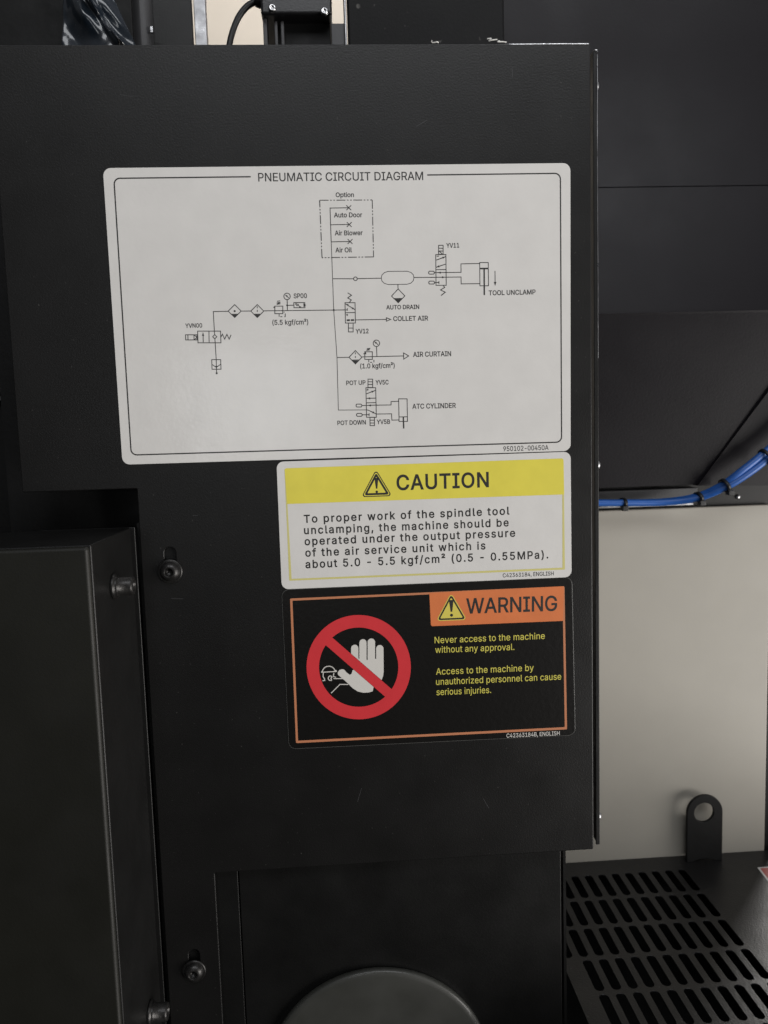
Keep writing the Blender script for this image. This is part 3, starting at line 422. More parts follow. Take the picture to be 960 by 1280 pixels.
    'p': (424, ['73,-143,53,-143,53,31 53,205,53,379,72,379 92,379,112,379,112,359 112,339,112,319,114,319 116,319,118,319,123,327 129,336,137,346,145,356 157,365,171,373,186,381 205,384,229,384,261,384 289,376,313,361,337,345 356,322,370,293,383,263 390,229,390,189,390,149 383,114,370,84,356,55 337,32,313,16,289,0 261,-8,229,-8,206,-8 187,-4,173,4,158,12 146,21,138,31,130,42 123,51,118,59,117,59 115,59,114,59,114,-8 114,-76,114,-143,93,-143', '197,47,220,47,244,47 263,53,279,66,295,78 308,95,316,117,324,138 328,162,328,189,328,216 324,240,316,261,308,282 296,299,280,311,264,324 244,330,220,330,197,330 177,324,161,312,145,300 133,284,125,263,117,242 113,217,113,189,113,161 117,136,125,115,133,94 146,77,162,65,178,53']),
    'r': (259, ['73,0,53,0,53,126 53,253,53,379,72,379 92,379,112,379,112,360 112,340,112,321,113,321 114,321,115,321,122,340 135,355,152,367,170,379 190,385,213,385,218,385 223,385,229,384,235,384 240,384,243,384,243,363 243,343,243,322,242,323 237,323,230,324,223,325 215,326,207,326,189,326 173,322,159,315,145,307 134,297,126,284,118,270 114,255,114,237,114,158 114,79,114,0,93,0']),
    's': (365, ['211,-8,182,-8,156,-8 133,-4,112,3,92,11 75,23,62,38,49,53 40,72,36,94,55,98 74,102,94,107,99,86 109,70,124,60,139,50 158,45,181,45,208,45 229,51,244,62,260,74 268,87,268,103,268,116 263,127,254,136,245,144 231,151,212,155,191,160 170,165,149,170,115,178 89,191,72,208,55,225 47,247,47,274,47,296 53,315,65,332,77,348 94,361,115,370,136,380 160,384,187,384,213,384 235,380,254,372,272,365 287,353,299,339,310,325 319,309,324,290,305,286 287,281,268,277,263,292 255,304,243,316,230,327 212,333,187,333,165,333 146,327,131,317,116,306 109,293,109,277,109,263 114,252,124,243,134,235 150,228,172,223,191,218 210,214,229,209,264,201 290,188,306,171,323,154 331,133,331,107,331,84 325,64,312,47,300,30 282,16,260,6,237,-3']),
    't': (227, ['138,379,204,379,204,362 204,344,204,327,138,327 72,327,6,327,6,344 6,362,6,379,72,379', '65,345,65,471,85,471 106,471,126,471,126,347 126,222,126,98,126,81 129,69,136,61,143,54 154,50,170,50,174,50 179,50,185,51,191,52 197,53,202,54,206,36 209,19,213,2,207,0 200,-2,192,-3,184,-4 176,-4,168,-4,136,-4 110,4,92,21,74,38 65,62,65,93,65,219']),
    'u': (410, ['211,-5,182,-5,157,-5 134,0,115,11,95,21 80,37,69,59,58,80 53,107,53,139,53,219 53,299,53,379,73,379 93,379,114,379,114,301 114,222,114,144,114,114 121,91,137,75,152,58 173,50,200,50,218,50 235,54,249,62,264,70 275,81,283,97,292,112 296,131,296,153,296,228 296,304,296,379,316,379 337,379,357,379,357,253 357,126,357,0,337,0 318,0,298,0,298,31 298,61,298,92,301,92 304,92,307,92,295,57 279,32,257,17,235,2']),
    'v': (389, ['184,0,163,0,114,126 66,253,17,379,40,379 62,379,84,379,111,305 138,230,165,155,174,132 181,110,187,87,193,64 199,42,206,21,198,21 191,21,184,21,191,42 197,64,203,87,209,110 216,132,224,155,251,230 278,305,305,379,327,379 349,379,371,379,323,253 275,126,226,0,205,0']),
    'w': (567, ['158,0,138,0,99,126 61,253,23,379,44,379 66,379,87,379,103,324 118,269,133,214,140,191 147,165,154,137,161,108 168,76,175,41,172,41 168,41,165,41,172,75 179,106,186,135,193,163 199,190,206,214,221,269 237,324,252,379,273,379 295,379,316,379,332,324 347,269,362,214,368,190 375,164,382,136,388,107 395,76,402,41,399,41 395,41,391,41,399,75 406,107,413,135,420,164 427,190,434,214,449,269 465,324,480,379,502,379 523,379,545,379,506,253 468,126,429,0,409,0 389,0,368,0,352,57 335,114,319,172,314,189 309,207,305,225,300,243 295,261,291,280,286,299 281,318,277,338,281,338 286,338,291,338,286,319 281,299,277,280,272,261 267,243,263,225,258,206 253,189,248,172,231,114 215,57,199,0,178,0']),
    'y': (389, ['51,-140,47,-139,52,-121 57,-103,61,-86,65,-86 68,-87,71,-87,83,-90 94,-91,104,-89,114,-87 122,-82,130,-74,138,-66 145,-53,151,-36,155,-24 159,-13,163,-1,114,126 66,252,17,379,40,379 62,379,84,379,111,305 138,230,165,155,174,132 181,109,187,87,193,64 199,42,206,21,198,21 191,21,184,21,190,42 196,64,202,87,209,110 216,132,224,155,251,230 278,305,305,379,327,379 349,379,371,379,316,234 260,88,204,-58,196,-78 187,-94,177,-107,166,-120 153,-129,139,-136,125,-142 109,-145,91,-145,81,-145 72,-144,65,-143,57,-142']),
    'z': (380, ['141,0,42,0,42,15 42,30,42,46,112,137 183,228,254,320,254,321 254,322,254,323,185,323 117,323,48,323,48,342 48,361,48,379,143,379 238,379,333,379,333,363 333,347,333,331,264,241 195,150,126,60,126,59 126,58,126,56,197,56 268,56,339,56,339,38 339,19,339,0,240,0']),
    '²': (304, ['116,306,39,306,39,320 39,334,39,348,77,378 116,409,154,439,165,447 174,455,181,462,189,468 194,475,198,481,201,487 203,493,203,500,203,513 198,523,187,530,177,537 164,540,148,540,132,540 119,537,108,529,98,522 93,512,93,499,74,499 56,499,37,499,37,526 47,547,68,563,89,579 115,587,148,587,182,587 210,579,230,564,251,548 261,529,261,505,261,497 260,489,257,482,255,474 251,466,245,457,239,449 230,439,219,429,207,419 193,408,175,395,157,382 139,368,121,355,121,355 121,354,121,353,170,353 220,353,269,353,269,337 269,321,269,306,192,306']),
    ' ': (187, []),
}
GLYPHS = {k: (a, [[tuple(int(v) for v in t.split(',')) for t in s.split(' ')] for s in L]) for k, (a, L) in _RAW.items()}
HCAP = 509

# ================================================================ large structure
# ---- cover panel: black powder-coated sheet, L-shaped, a leg running down on the left
PX0 = at(15.0, 450).x * 1000                      # left edge
PX1, PZ1 = 149.0, 214.4
nz = mm(90, 613.5)[1]; nx = mm(172.3, 630)[0]     # notch
bz = mm(560, 1073)[1]                             # lower edge
lx = mm(271.5, 1150)[0]                           # leg right edge
lx0 = nx
outline = [(PX0, PZ1), (PX1, PZ1), (PX1, bz), (lx, bz), (lx, -420), (lx0, -420), (nx, nz), (PX0, nz)]
def slot_hole(cx, z0, z1, w):
    r = w / 2
    return [(cx + r * math.cos(math.pi * i / 10), z1 + r * math.sin(math.pi * i / 10)) for i in range(11)] + \
           [(cx - r * math.cos(math.pi * i / 10), z0 - r * math.sin(math.pi * i / 10)) for i in range(11)]
B1, B2 = mm(213, 714), mm(243, 1213)
s1z = mm(213, 691)[1]; s2z = mm(243, 1193)[1]
holes = [slot_hole(B1[0] + .3, B1[1], s1z, 6.6), slot_hole(B2[0] + .3, B2[1], s2z, 6.6)]
panel = build('cover_panel', XZ(MB(), fill2d([rpoly(outline, [1.5, 1.5, 1.5, .8, 1, 1, .8, 1])] + holes, extrude=.5, bevel=.55), .00105), M['powder'],
              label='large black powder-coated sheet metal cover carrying the three stickers', cat='cover panel')
def dome_bolt(c, Y0, parent):
    p = (c[0] / 1000, Y0, c[1] / 1000)
    w = build('washer', lathe(MB(), p, (0, -1, 0), [(.0031, 0), (.0066, 0), (.0072, .0005), (.0070, .0012), (.0064, .0014), (.0031, .0014)]), M['bolt'], parent)
    pr = [(.0058, .0013), (.0057, .002), (.0050, .0034), (.0040, .0043), (.0031, .0047), (.0026, .0047), (.0024, .0045), (.0024, .0022), (.0004, .0018)]
    build('bolt', lathe(MB(), p, (0, -1, 0), pr), M['bolt'], parent)
dome_bolt(B1, 0, panel); dome_bolt(B2, 0, panel)
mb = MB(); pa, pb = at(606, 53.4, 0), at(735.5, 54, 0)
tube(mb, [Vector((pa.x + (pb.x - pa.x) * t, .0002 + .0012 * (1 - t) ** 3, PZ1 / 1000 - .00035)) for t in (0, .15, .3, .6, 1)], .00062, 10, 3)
build('edge_highlight', mb, M['bright'], panel)  # bright strip stands in for the overhead light's highlight on this edge
for k, L in enumerate([[(240.5, 644.3), (247.5, 644.5)], [(214, 748), (229, 748.6)], [(520, 158), (534, 150)], [(604, 998), (611, 1010)], [(640, 84), (640.6, 97)], [(150, 118), (166, 121)], [(452, 985), (447, 1002)]]):
    build('scuff', stroke(MB(), pts(L), .16, -.00003), M['grey'], panel)
# dark wavy line left of the lower edge
mb = MB(); tube(mb, [Vector((mm(*q)[0] / 1000, .0003, mm(*q)[1] / 1000)) for q in [(303, 940), (302, 975), (306, 1000), (303.5, 1040), (303, 1082)]], .0003, 8)
build('wavy_line', mb, M['dark'], panel)

# ---- machine cabinet behind the cover
cab = empty('machine_cabinet', (.15, .02, -.42), 'black machine cabinet body showing behind the edges of the black cover panel', 'machine cabinet')
mb = MB(); sx0 = at(743.2, 560, .006).x
s_out = [(sx0 * 1000, PZ1 - .6), (sx0 * 1000 + 2.6, PZ1 - .6), (sx0 * 1000 + 2.6, bz - .7), (sx0 * 1000, bz - .7)]
XZ(mb, fill2d([rpoly(s_out, .5)], extrude=.05, bevel=.4), .0065)
box(mb, sx0 + .0002, sx0 + .0024, .0071, .17, bz / 1000 + .0015, PZ1 / 1000 - .0008)
build('side_sheet', mb, M['satin'], cab)
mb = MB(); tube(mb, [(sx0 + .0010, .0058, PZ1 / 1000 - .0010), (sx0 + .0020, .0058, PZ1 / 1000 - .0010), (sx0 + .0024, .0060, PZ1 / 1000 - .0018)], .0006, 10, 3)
build('corner_highlight', mb, M['bright'], cab)  # bright bead put in as the highlight on the rounded corner
mb = MB(); tube(mb, [(sx0 + .00235, .0059 + .0003 * math.sin(t * 40), PZ1 / 1000 - .003 - t * .17) for t in (0, .1, .2, .35, .5, .7, .85, 1)], .00022, 8, 4)
build('edge_highlight', mb, M['steel'], cab)  # thin steel line drawn as the highlight down the sheet's outer edge
for py in (118, 580, 1009):                        # rivet heads seen edge-on
    p = at(748, py, .02)
    build('rivet', lathe(MB(), (sx0 + .0025, .0098, p.z), (1, 0, 0), [(.0030, 0), (.0029, .0006), (.0023, .0014), (.0012, .0020), (.0002, .0021)], 20), M['steel'], cab)
# lower face, set back under the cover
fx0 = at(303, 1180, .008).x * 1000; fx1 = at(702, 1180, .008).x * 1000
mb = MB(); XZ(mb, fill2d([rpoly([(lx - 8, bz + 30), (fx0 - .4, bz + 30), (fx0 - .4, -460), (lx - 8, -460)], .6)], extrude=.5, bevel=.4), .0068)
build('lower_flange', mb, M['satin'], cab)
mb = MB(); XZ(mb, fill2d([rpoly([(nx - 2, nz - 20), (lx - 9, nz - 20), (lx - 9, -440), (nx - 2, -440)], .6)], extrude=.5), .0030)
build('mounting_strip', mb, M['satin'], cab)
mb = MB(); XZ(mb, fill2d([rpoly([(fx0, bz + 30), (fx1, bz + 30), (fx1, -460), (fx0, -460)], .6)], extrude=.5, bevel=.5), .009)
build('lower_panel', mb, M['satin'], cab)
mb = MB(); ex = at(705.2, 1180, .012).x
box(mb, ex, ex + .0017, .0128, .17, -.46, bz / 1000 + .02)
build('lower_side_sheet', mb, M['satin'], cab)
mb = MB(); box(mb, -.20, .122, .030, .033, -.5, .205)
build('inner_plate', mb, M['dark'], cab)

# ---- round smoky cap on the lower face
cz = at(474, 1341, .006); top = at(474, 1212.5, .004); R = top.z - cz.z
mb = lathe(MB(), (cz.x, .0080, cz.z), (0, -1, 0), [(R * .985, 0), (R, .0012), (R, .0042), (R * .985, .0050), (R * .95, .0054), (R * .8, .0063), (R * .5, .0078), (R * .2, .0086), (.0003, .0088)], 72)
build('round_sight_glass', mb, M['cap'], label='smoky grey round sight glass at the bottom edge, below the cover', cat='sight glass')

# ---- box in front on the left
bxX = at(163.5, 665, -.003).x
d = ray(111.5, 682); bxY = CAM.y + bxX * d.y / d.x
bxT = at(111.5, 682, bxY).z; zb = -.46
jb = empty('junction_box', (bxX - .1, bxY / 2, zb), 'black box with a side bolt standing out in front of the cover, lower left', 'machine box')
mb = MB(); box(mb, bxX - .24, bxX, bxY + .0025, -.0030, zb, bxT)
build('box_body', mb, M['satin'], jb, bevel=.0008)
mb = MB(); box(mb, bxX - .24, bxX - .0002, bxY - .0022, bxY + .0022, zb - .0005, bxT - .0004)
build('door', mb, M['olive'], jb, bevel=.0018)
mb = MB(); box(mb, bxX - .05, bxX + .0022, -.0028, -.0012, zb, at(163.5, 659, -.002).z)
build('rear_flange', mb, M['satin'], jb, bevel=.0004)
for (px, py) in ((142, 733), (187, 1266)):
    p = atX(px, py, bxX)
    pr = [(.0030, 0), (.0066, 0), (.0068, .0006), (.0066, .0016), (.0056, .0017), (.0056, .0028), (.0049, .0030), (.0050, .0094), (.0046, .0104), (.0034, .0106), (.0026, .0106), (.0025, .0070), (.0004, .0066)]
    b = build('bolt', lathe(MB(), p, (1, 0, 0), pr[5:]), M['bolt'], jb)
    build('washer', lathe(MB(), p, (1, 0, 0), pr[:6]), M['bolt'], b)

# ---- dim machinery in the notch and along the left side
mb = MB(); box(mb, -.42, -.118, .060, .075, -.10, .15)
mach = build('machine_column', mb, M['dark'], label='dim black machine column in the dark gap left of the cover', cat='machine column')
for y0, y1, yy in ((391, 403, .050), (485, 489, .055), (497, 500, .055)):
    mb = MB(); a, b = at(-60, y0, yy), at(16, y1, yy); box(mb, a.x, at(60, y0, yy).x, yy, .0605, b.z, a.z)
    build('ledge', mb, M['grey'], mach)
mb = MB(); tube(mb, [at(62, y, .045) for y in (560, 620, 646, 700)], .0040, 14)
build('control_rod', mb, M['grey'], label='dim grey rod standing in the notch above the black box', cat='rod')
mb = MB()
for k in range(7):
    c = at(86 + 5 * math.sin(k * 2.1), 628 + k * 3.6, .045); lathe(mb, (c.x - .006, c.y, c.z), (1, .1, .2 * math.sin(k)), [(.0003, 0), (.0016, .0008), (.0018, .006), (.0014, .011), (.0003, .012)], 10)
build('crumpled_wrapper', mb, M['film'], label='small dark crumpled wrapper in the notch, right of the dim rod', cat='wrapper')

# ================================================================ behind the upper edge
def slab(name, x0, x1, ybot, Y0, Y1, material, ytop=-220, parent=None, bevel=.0006, **kw):
    a = at(x0, 40, Y0); b = at(x1, 40, Y0); t = at((x0 + x1) / 2, ytop, Y0); lo = at((x0 + x1) / 2, ybot, Y0)
    mb = MB(); box(mb, a.x, b.x, Y0, Y1, lo.z, t.z)
    return build(name, mb, material, parent, bevel=bevel, **kw)
slab('dark_guard', -420, 166, 260, .10, .104, M['dark'], label='dull black guard sheet at the top left corner behind the cover', cat='guard sheet')
slab('round_post', 164, 188, 90, .12, .14, M['grey'], bevel=.006, label='grey rounded post between the plastic wrap and the black door strip', cat='post')
slab('black_strip', 189, 241, 90, .13, .134, M['satin'], label='flat black metal strip between the rounded post and the bare steel strip', cat='metal strip')
slab('steel_strip', 243.5, 258.5, 90, .125, .131, M['steel'], label='bare steel strip bordering the bright gap behind the cover', cat='steel strip')
slab('tie_clip', 187, 191.5, 41, .119, .121, M['steel'], ytop=32, label='tiny shiny clip beside the rounded grey post', cat='clip')
# plastic film wrap: a wrinkled sheet round something dark
A, Bq, Cq, D = at(79, 70, .085), at(176, 70, .085), at(134, -20, .085), at(79, -20, .085)
NX, NZ = 46, 46; mb = MB(); vs = []
from mathutils import noise as mnoise
for j in range(NZ + 1):
    v = j / NZ; L, Rr = A.lerp(D, v), Bq.lerp(Cq, v)
    for i in range(NX + 1):
        u = i / NX; p = L.lerp(Rr, u)
        h = .006 * mnoise.noise(Vector((u * 3.1 + v * 1.6, v * 2.2, 1.7))) + .0005 * mnoise.noise(Vector((u * 9, v * 7, 4.2)))
        ridge = .016 * math.exp(-((u - (.84 - .40 * v)) / .045) ** 2) * (.6 + .4 * math.sin(v * 9 + 1))
        bul = -.007 * math.sin(math.pi * u)
        vs.append((p.x, p.y + bul + h - ridge, p.z))
fs = [(j * (NX + 1) + i, j * (NX + 1) + i + 1, (j + 1) * (NX + 1) + i + 1, (j + 1) * (NX + 1) + i) for j in range(NZ) for i in range(NX)]
mb.add(vs, fs, True)
o = build('plastic_wrap', mb, M['film'], label='shiny wrinkled dark plastic film with specks, top left behind the cover', cat='plastic wrap')
sm = o.modifiers.new('solid', 'SOLIDIFY'); sm.thickness = .0006
# bright room wall far behind
mb = MB(); box(mb, -1.6, .9, 2.3, 2.36, -.6, 2.6)
build('room_wall', mb, M['roomwall'], label='bright cream room wall seen far off through the gap over the cover', cat='wall')
# actuator block with its cable
act = empty('actuator', tuple(at(372, 60, .11)), 'black actuator block with two silver screws above the cover', 'actuator')
slab('housing', 327, 416, 17.5, .100, .150, M['plastic'], ytop=-70, parent=act, bevel=.002)
slab('neck', 343, 413, 90, .112, .150, M['dark'], ytop=19, parent=act)
for x0, x1 in ((329, 334), (343, 347), (351, 355)):
    slab('slide_rail', x0, x1, 90, .106, .118, M['grey'], ytop=26 if x0 > 340 else 18, parent=act)
for c in ((340.5, 11), (405.5, 15)):
    p = at(*c, .1); build('screw', lathe(MB(), (p.x, .1, p.z), (0, -1, 0), [(.0027, 0), (.0027, .001), (.002, .0019), (.0011, .0021), (.0010, .0012), (.0002, .0011)], 20), M['bright'], act)
p = at(334, -1, .11); build('cable_gland', lathe(MB(), (p.x + .004, .11, p.z), (-1, 0, -.08), [(.0058, 0), (.0058, .006), (.0048, .0065), (.0048, .010), (.0036, .0125), (.002, .013)], 24), M['rubber'], act)
mb = tube(MB(), [at(x, y, .11) for x, y in ((332, -3), (322, 1), (309, 8), (298, 22), (290, 42), (286, 62), (284, 90))], .0021, 12)
build('black_cable', mb, M['rubber'], label='black cable curving down from the actuator across the bright gap', cat='cable')
br = slab('steel_bracket', 414, 431, 90, .098, .104, M['grey'], ytop=29, label='grey steel bracket standing right of the actuator', cat='bracket')
slab('edge_strip', 430.8, 433.6, 90, .0965, .112, M['steel'], parent=br)
slab('upper_cover', 434.5, 631, 90, .105, .109, M['dullsatin'], label='smudged black plate over the cover, right of the grey bracket', cat='plate', bevel=.002)

# ================================================================ right-hand background
YR = .192
mb = MB(); b = at(1150, 232.5, YR); lo = at(800, 233.3, YR).z; hi = lo + .24; xl0 = at(636, 100, YR).x - .02
HN = 20; pr = []
yv = YR - .0004
for i in range(HN + 1):
    pr.append((yv, lo + (hi - lo) * i / HN))
    yv += (hi - lo) / HN * (.02 + .19 * max(0.0, 1 - i / 9.0))          # leans back at the seam, curls forward higher up
n = len(pr)
mb.add([(x, y, z) for x in (xl0, b.x) for y, z in pr], [(i, n + i, n + i + 1, i + 1) for i in range(n - 1)], True)
up_sheet = build('upper_rear_sheet', mb, M['rear'], label='dark rear sheet at top right above the horizontal seam', cat='rear sheet')
sm = up_sheet.modifiers.new('solid', 'SOLIDIFY'); sm.thickness = .002; sm.offset = -1; sm.use_rim = False
# folded rear sheet below the seam: upright, then leaning back
mb = MB(); xl = at(600, 390, YR).x; xr = at(1150, 390, YR).x
z1 = at(800, 234.6, YR).z; z2 = at(830, 393, YR - .023).z; z3 = at(830, 607, YR - .012).z
prof = [(YR - .0006, z1), (YR - .0235, z2 + .003), (YR - .0238, z2 + .0015), (YR - .0230, z2), (YR - .012, z3), (YR + .010, z3)]
n = len(prof); vs = [(x, y, z) for x in (xl, xr) for y, z in prof] + [(x, y + .003, z) for x in (xl, xr) for y, z in prof]
fs = [(i, n + i, n + i + 1, i + 1) for i in range(n - 1)]
mb.add(vs[:2 * n], [tuple(reversed(q)) for q in fs])
fold = build('folded_rear_sheet', mb, M['rear'], label='dark rear sheet under the seam, bending away at its middle', cat='rear sheet')
sm = fold.modifiers.new('solid', 'SOLIDIFY'); sm.thickness = .002; sm.offset = -1
# slanted gusset at the right
g1, g2, g3 = at(975, 470, .1705), at(872, 607, .1785), at(1060, 607, .1785)
mb = MB(); mb.add([g1, g2, g3, g1 + Vector((0, .02, 0)), g2 + Vector((0, .01, 0)), g3 + Vector((0, .02, 0))], [(0, 1, 2), (3, 5, 4), (0, 3, 4, 1), (1, 4, 5, 2), (2, 5, 3, 0)])
build('gusset', mb, M['rear'], label='slanted black gusset plate just above the rising blue hoses', cat='gusset')
# ledge that carries the hoses
YL = .205
led = empty('rear_ledge', (at(850, 630, YL).x, YL, at(850, 637, YL).z), 'dark metal ledge behind the blue hoses, above the beige panel', 'ledge')
mb = MB(); box(mb, xl, xr, YL, YL + .03, at(850, 640, YL).z, at(850, 600, YL).z); build('ledge_face', mb, M['satin'], led)
mb = MB(); box(mb, xl, at(872, 620, YL - .008).x, YL - .008, YL - .0002, at(820, 624, YL - .008).z, at(820, 611.5, YL - .008).z); build('ledge_lip', mb, M['grey'], led, bevel=.0006)
p = at(922, 621, YL); build('screw', lathe(MB(), (p.x, YL, p.z), (0, -1, 0), [(.0022, 0), (.002, .001), (.001, .0016), (.0002, .0017)], 16), M['steel'], led)
mb = MB(); a = at(745, 634.6, .196); b = at(866, 634.6, .196); box(mb, xl, b.x, .1955, .199, a.z - .0006, a.z + .0008); build('white_edge', mb, M['steel'], led)

TZ = at(832, 1073.5, .196).z
# beige panel
YB = .19985
mb = MB(); tl, tr = at(745, 637.5, YB), at(957.5, 631.5, YB); rx = at(957, 1000, YB).x
box(mb, .10, rx, YB, YB + .012, TZ - .003, (tl.z + tr.z) / 2)
build('beige_panel', mb, M['beige'], bevel=.0012, label='beige painted panel under the blue hoses at the right', cat='panel')
mb = MB(); box(mb, rx + .0006, rx + .016, .208, .214, -.5, .05)
build('far_side_sheet', mb, M['dark'], label='black sheet just past the beige panel at the right edge', cat='sheet')

# blue air hoses and their ties
def hy(x): return .182 - .022 * max(0, min(1, (x - 840) / 80))
path = [(700, 628.5), (745, 628.5), (779, 628.5), (830, 627.5), (872, 621.5), (905, 607.5), (930, 591), (957, 570), (990, 540), (1020, 505)]
split = [0, 0, 0, .4, 1.2, 2.2, 3.8, 4.2, 4.2, 4.2]
for s, lab in ((-1, 'upper blue air hose of the strapped pair'), (1, 'lower blue air hose of the strapped pair')):
    mb = MB(); P = []
    for (x, y), q in zip(path, split):
        dxy = Vector((.6, .8)) * s * q if x > 850 else Vector((0, s * q))
        yy = hy(x) + (-.0028 if s > 0 else .0028) * (1 - min(1, q / 3.5))
        P.append(at(x + dxy.x, y + dxy.y, yy))
    tube(mb, P, .0029, 16); build('air_hose', mb, M['blue'], label=lab + ' along the top of the beige panel', cat='air hose', group='blue hoses above the beige panel')
ties = [((779, 628.5), (1, 0), 5.2, 'lowest on the left, next to the cover'), ((873, 621.5), (1, -.3), 6.0, 'standing where the hoses start to rise'),
        ((906, 607), (1, -.55), 8.6, 'half way up the rise'), ((957, 570), (1, -.75), 9.6, 'at the right edge of the photo')]
for (x, y), dd, hr, lab in ties:
    c = at(x, y, hy(x)); d3 = Vector((dd[0], 0, -dd[1])).normalized(); hr = hr * .00058
    u = Vector((-d3.z, 0, d3.x)); mb = MB(); vs = []
    for sgn in (-1, 1):
        for rr in (0, .0011):
            for i in range(28):
                t = 2 * math.pi * i / 28; vs.append(c + d3 * .0014 * sgn + u * math.cos(t) * (hr + rr) + Vector((0, 1, 0)) * math.sin(t) * (.0060 + rr))
    fs = []
    for i in range(28):
        j = (i + 1) % 28
        fs += [(28 + i, 28 + j, 84 + j, 84 + i), (i, 56 + i, 56 + j, j), (i, j, 28 + j, 28 + i), (56 + i, 84 + i, 84 + j, 56 + j)]
    mb.add(vs, fs, True)
    t = build('cable_tie', mb, M['rubber'], label='black cable tie round the blue hoses, ' + lab, cat='cable tie', group='cable ties on the blue hoses')
    mb = MB(); q = c - u * (hr + .001) - Vector((0, .003, 0)); box(mb, q.x - .0024, q.x + .0024, q.y - .003, q.y + .003, q.z - .0024, q.z + .0018)
    build('tie_head', mb, M['rubber'], t, bevel=.0005)

# ---- perforated guard top (level) at the lower right
TZ = at(832, 1073.5, .196).z
ybk = .1994
def tp(px, py): p = atZ(px, py, TZ); return p.x * 1000, p.y * 1000
# rows and columns measured on the sheet
rowY = [tp(690 + a / 3.556, 1070 + b / 3.556)[1] for a, b in ((585, 60), (655, 163), (745, 281), (845, 410), (930, 567))]
rowE = [tp(690 + a / 3.556, 1070 + b / 3.556)[1] for a, b in ((645, 150), (737, 261), (838, 392), (952, 540))]
pitchY = (rowY[0] - rowY[4]) / 4; slen = sum(rowY[i] - rowE[i] for i in range(4)) / 4
c0 = sum(tp(690 + a / 3.556, 1070 + b / 3.556)[0] for a, b in ((122, 398), (188, 540))) / 2
c10 = sum(tp(690 + a / 3.556, 1070 + b / 3.556)[0] for a, b in ((790, 335), (902, 475))) / 2
pitchX = (c10 - c0) / 10
print('tray', TZ, rowY, rowE, pitchY, slen, c0, c10, pitchX)
hol = []
for r in range(8):
    y1 = rowY[0] - pitchY * r; y0 = y1 - slen
    for cidx in range(-3 if r < 3 else 0, 11 + (1 if r >= 4 else 0)):
        hol.append(slot_hole(c0 + pitchX * cidx, y0 + 2.6, y1 - 2.6, pitchX * .56))
tx0 = tp(711, 1222)[0]
XR = at(1150, 1073, .196).x * 1000
to = [(tx0, -60), (XR, -60), (XR, ybk * 1000), (tx0, ybk * 1000)]
tray = build('perforated_guard', XY(MB(), fill2d([to] + hol, extrude=.45, bevel=.3), TZ - .00075), M['tray'],
             label='black perforated sheet with rows of long slots at the lower right', cat='vent guard')
mb = MB(); box(mb, tx0 / 1000 - .02, XR / 1000, -.08, .195, TZ - .09, TZ - .086)
box(mb, tx0 / 1000 - .02, XR / 1000, .1955, .1985, TZ - .10, TZ - .0035)
box(mb, tx0 / 1000 - .02, XR / 1000, -.064, -.062, TZ - .10, TZ - .002)
box(mb, XR / 1000, XR / 1000 + .002, -.064, .1985, TZ - .10, TZ - .002)
build('duct_shade_box', mb, M['dark'], tray)  # closed dark box added to keep light out from under the slots
# lifting lug on its back edge
l0, l1 = mm(858, 1040, .190)[0], mm(902, 1040, .190)[0]; lt = mm(880, 993.3, .190)[1]; rr = (l1 - l0) / 2
lb = TZ * 1000
lm = (l0 + l1) / 2; lw = l1 - l0
lo = [(lm - lw * .30, lb), (lm - lw * .22, lb + 1.5), (lm, lb + 2.3), (lm + lw * .22, lb + 1.5), (lm + lw * .30, lb)][::-1] + [(l0, lb)] + [((l0 + l1) / 2 - rr * math.cos(math.pi * i / 24), lt - rr + rr * math.sin(math.pi * i / 24)) for i in range(25)] + [(l1, lb)]
hc = mm(879.3, 1014.8, .190); hr = (mm(891.6, 1014, .190)[0] - mm(867, 1014, .190)[0]) / 2
mb = XZ(MB(), fill2d([lo, circ(hc, hr)], extrude=1.2, bevel=.4), .190)
build('lifting_lug', mb, M['dark'], label='black upright lug with a round hole before the beige panel', cat='lug')
# red and white label lying on the guard
c = [tp(946.5, 1084.5), tp(1010, 1082), tp(1040, 1130), tp(968, 1112)]
c[3] = (c[0][0] + (tp(968, 1112)[0] - c[0][0]), tp(968, 1112)[1]); c[2] = (c[3][0] + 62, c[3][1]); c[1] = (c[0][0] + 62, c[0][1])
rl = build('warning_tag', XY(MB(), fill2d([rpoly(c, 1)], extrude=.1), TZ + .00012), M['label'], label='red and white label on the black sheet, cut off by the right edge', cat='sticker')
cx = sum(p[0] for p in c) / 4; cy = sum(p[1] for p in c) / 4
def ins(k, m): return [(p[0] + (k if p[0] < cx else -k), p[1] + (m if p[1] < cy else -m)) for p in c]
build('red_border', XY(MB(), fill2d([ins(1.6, 1.6), ins(7, 5)]), TZ + .0003), M['redtag'], rl)
# lint and paint flecks on the top edge of the cover
for x, y, lab in ((545, 52, 'white lint curl on top edge of the cover, leftmost of the three'), (615, 50.5, 'grey lint tuft on the cover top edge, between the other two'), (627, 52, 'bright lint crumb on the cover top edge, nearest the shiny corner')):
    mb = MB(); p = at(x, y, .0005)
    pp = [p + Vector((random.uniform(-.0020, .0020) + (k - 2) * .0008, random.uniform(-.0006, .0006), -.0006 + random.uniform(0, .0016))) for k in range(5)]
    tube(mb, pp, .00032, 6, 4); build('lint', mb, M['lint'], label=lab, cat='lint', group='lint on the cover top edge')

# ================================================================ stickers
INK = .44     # line width of the drawing, mm
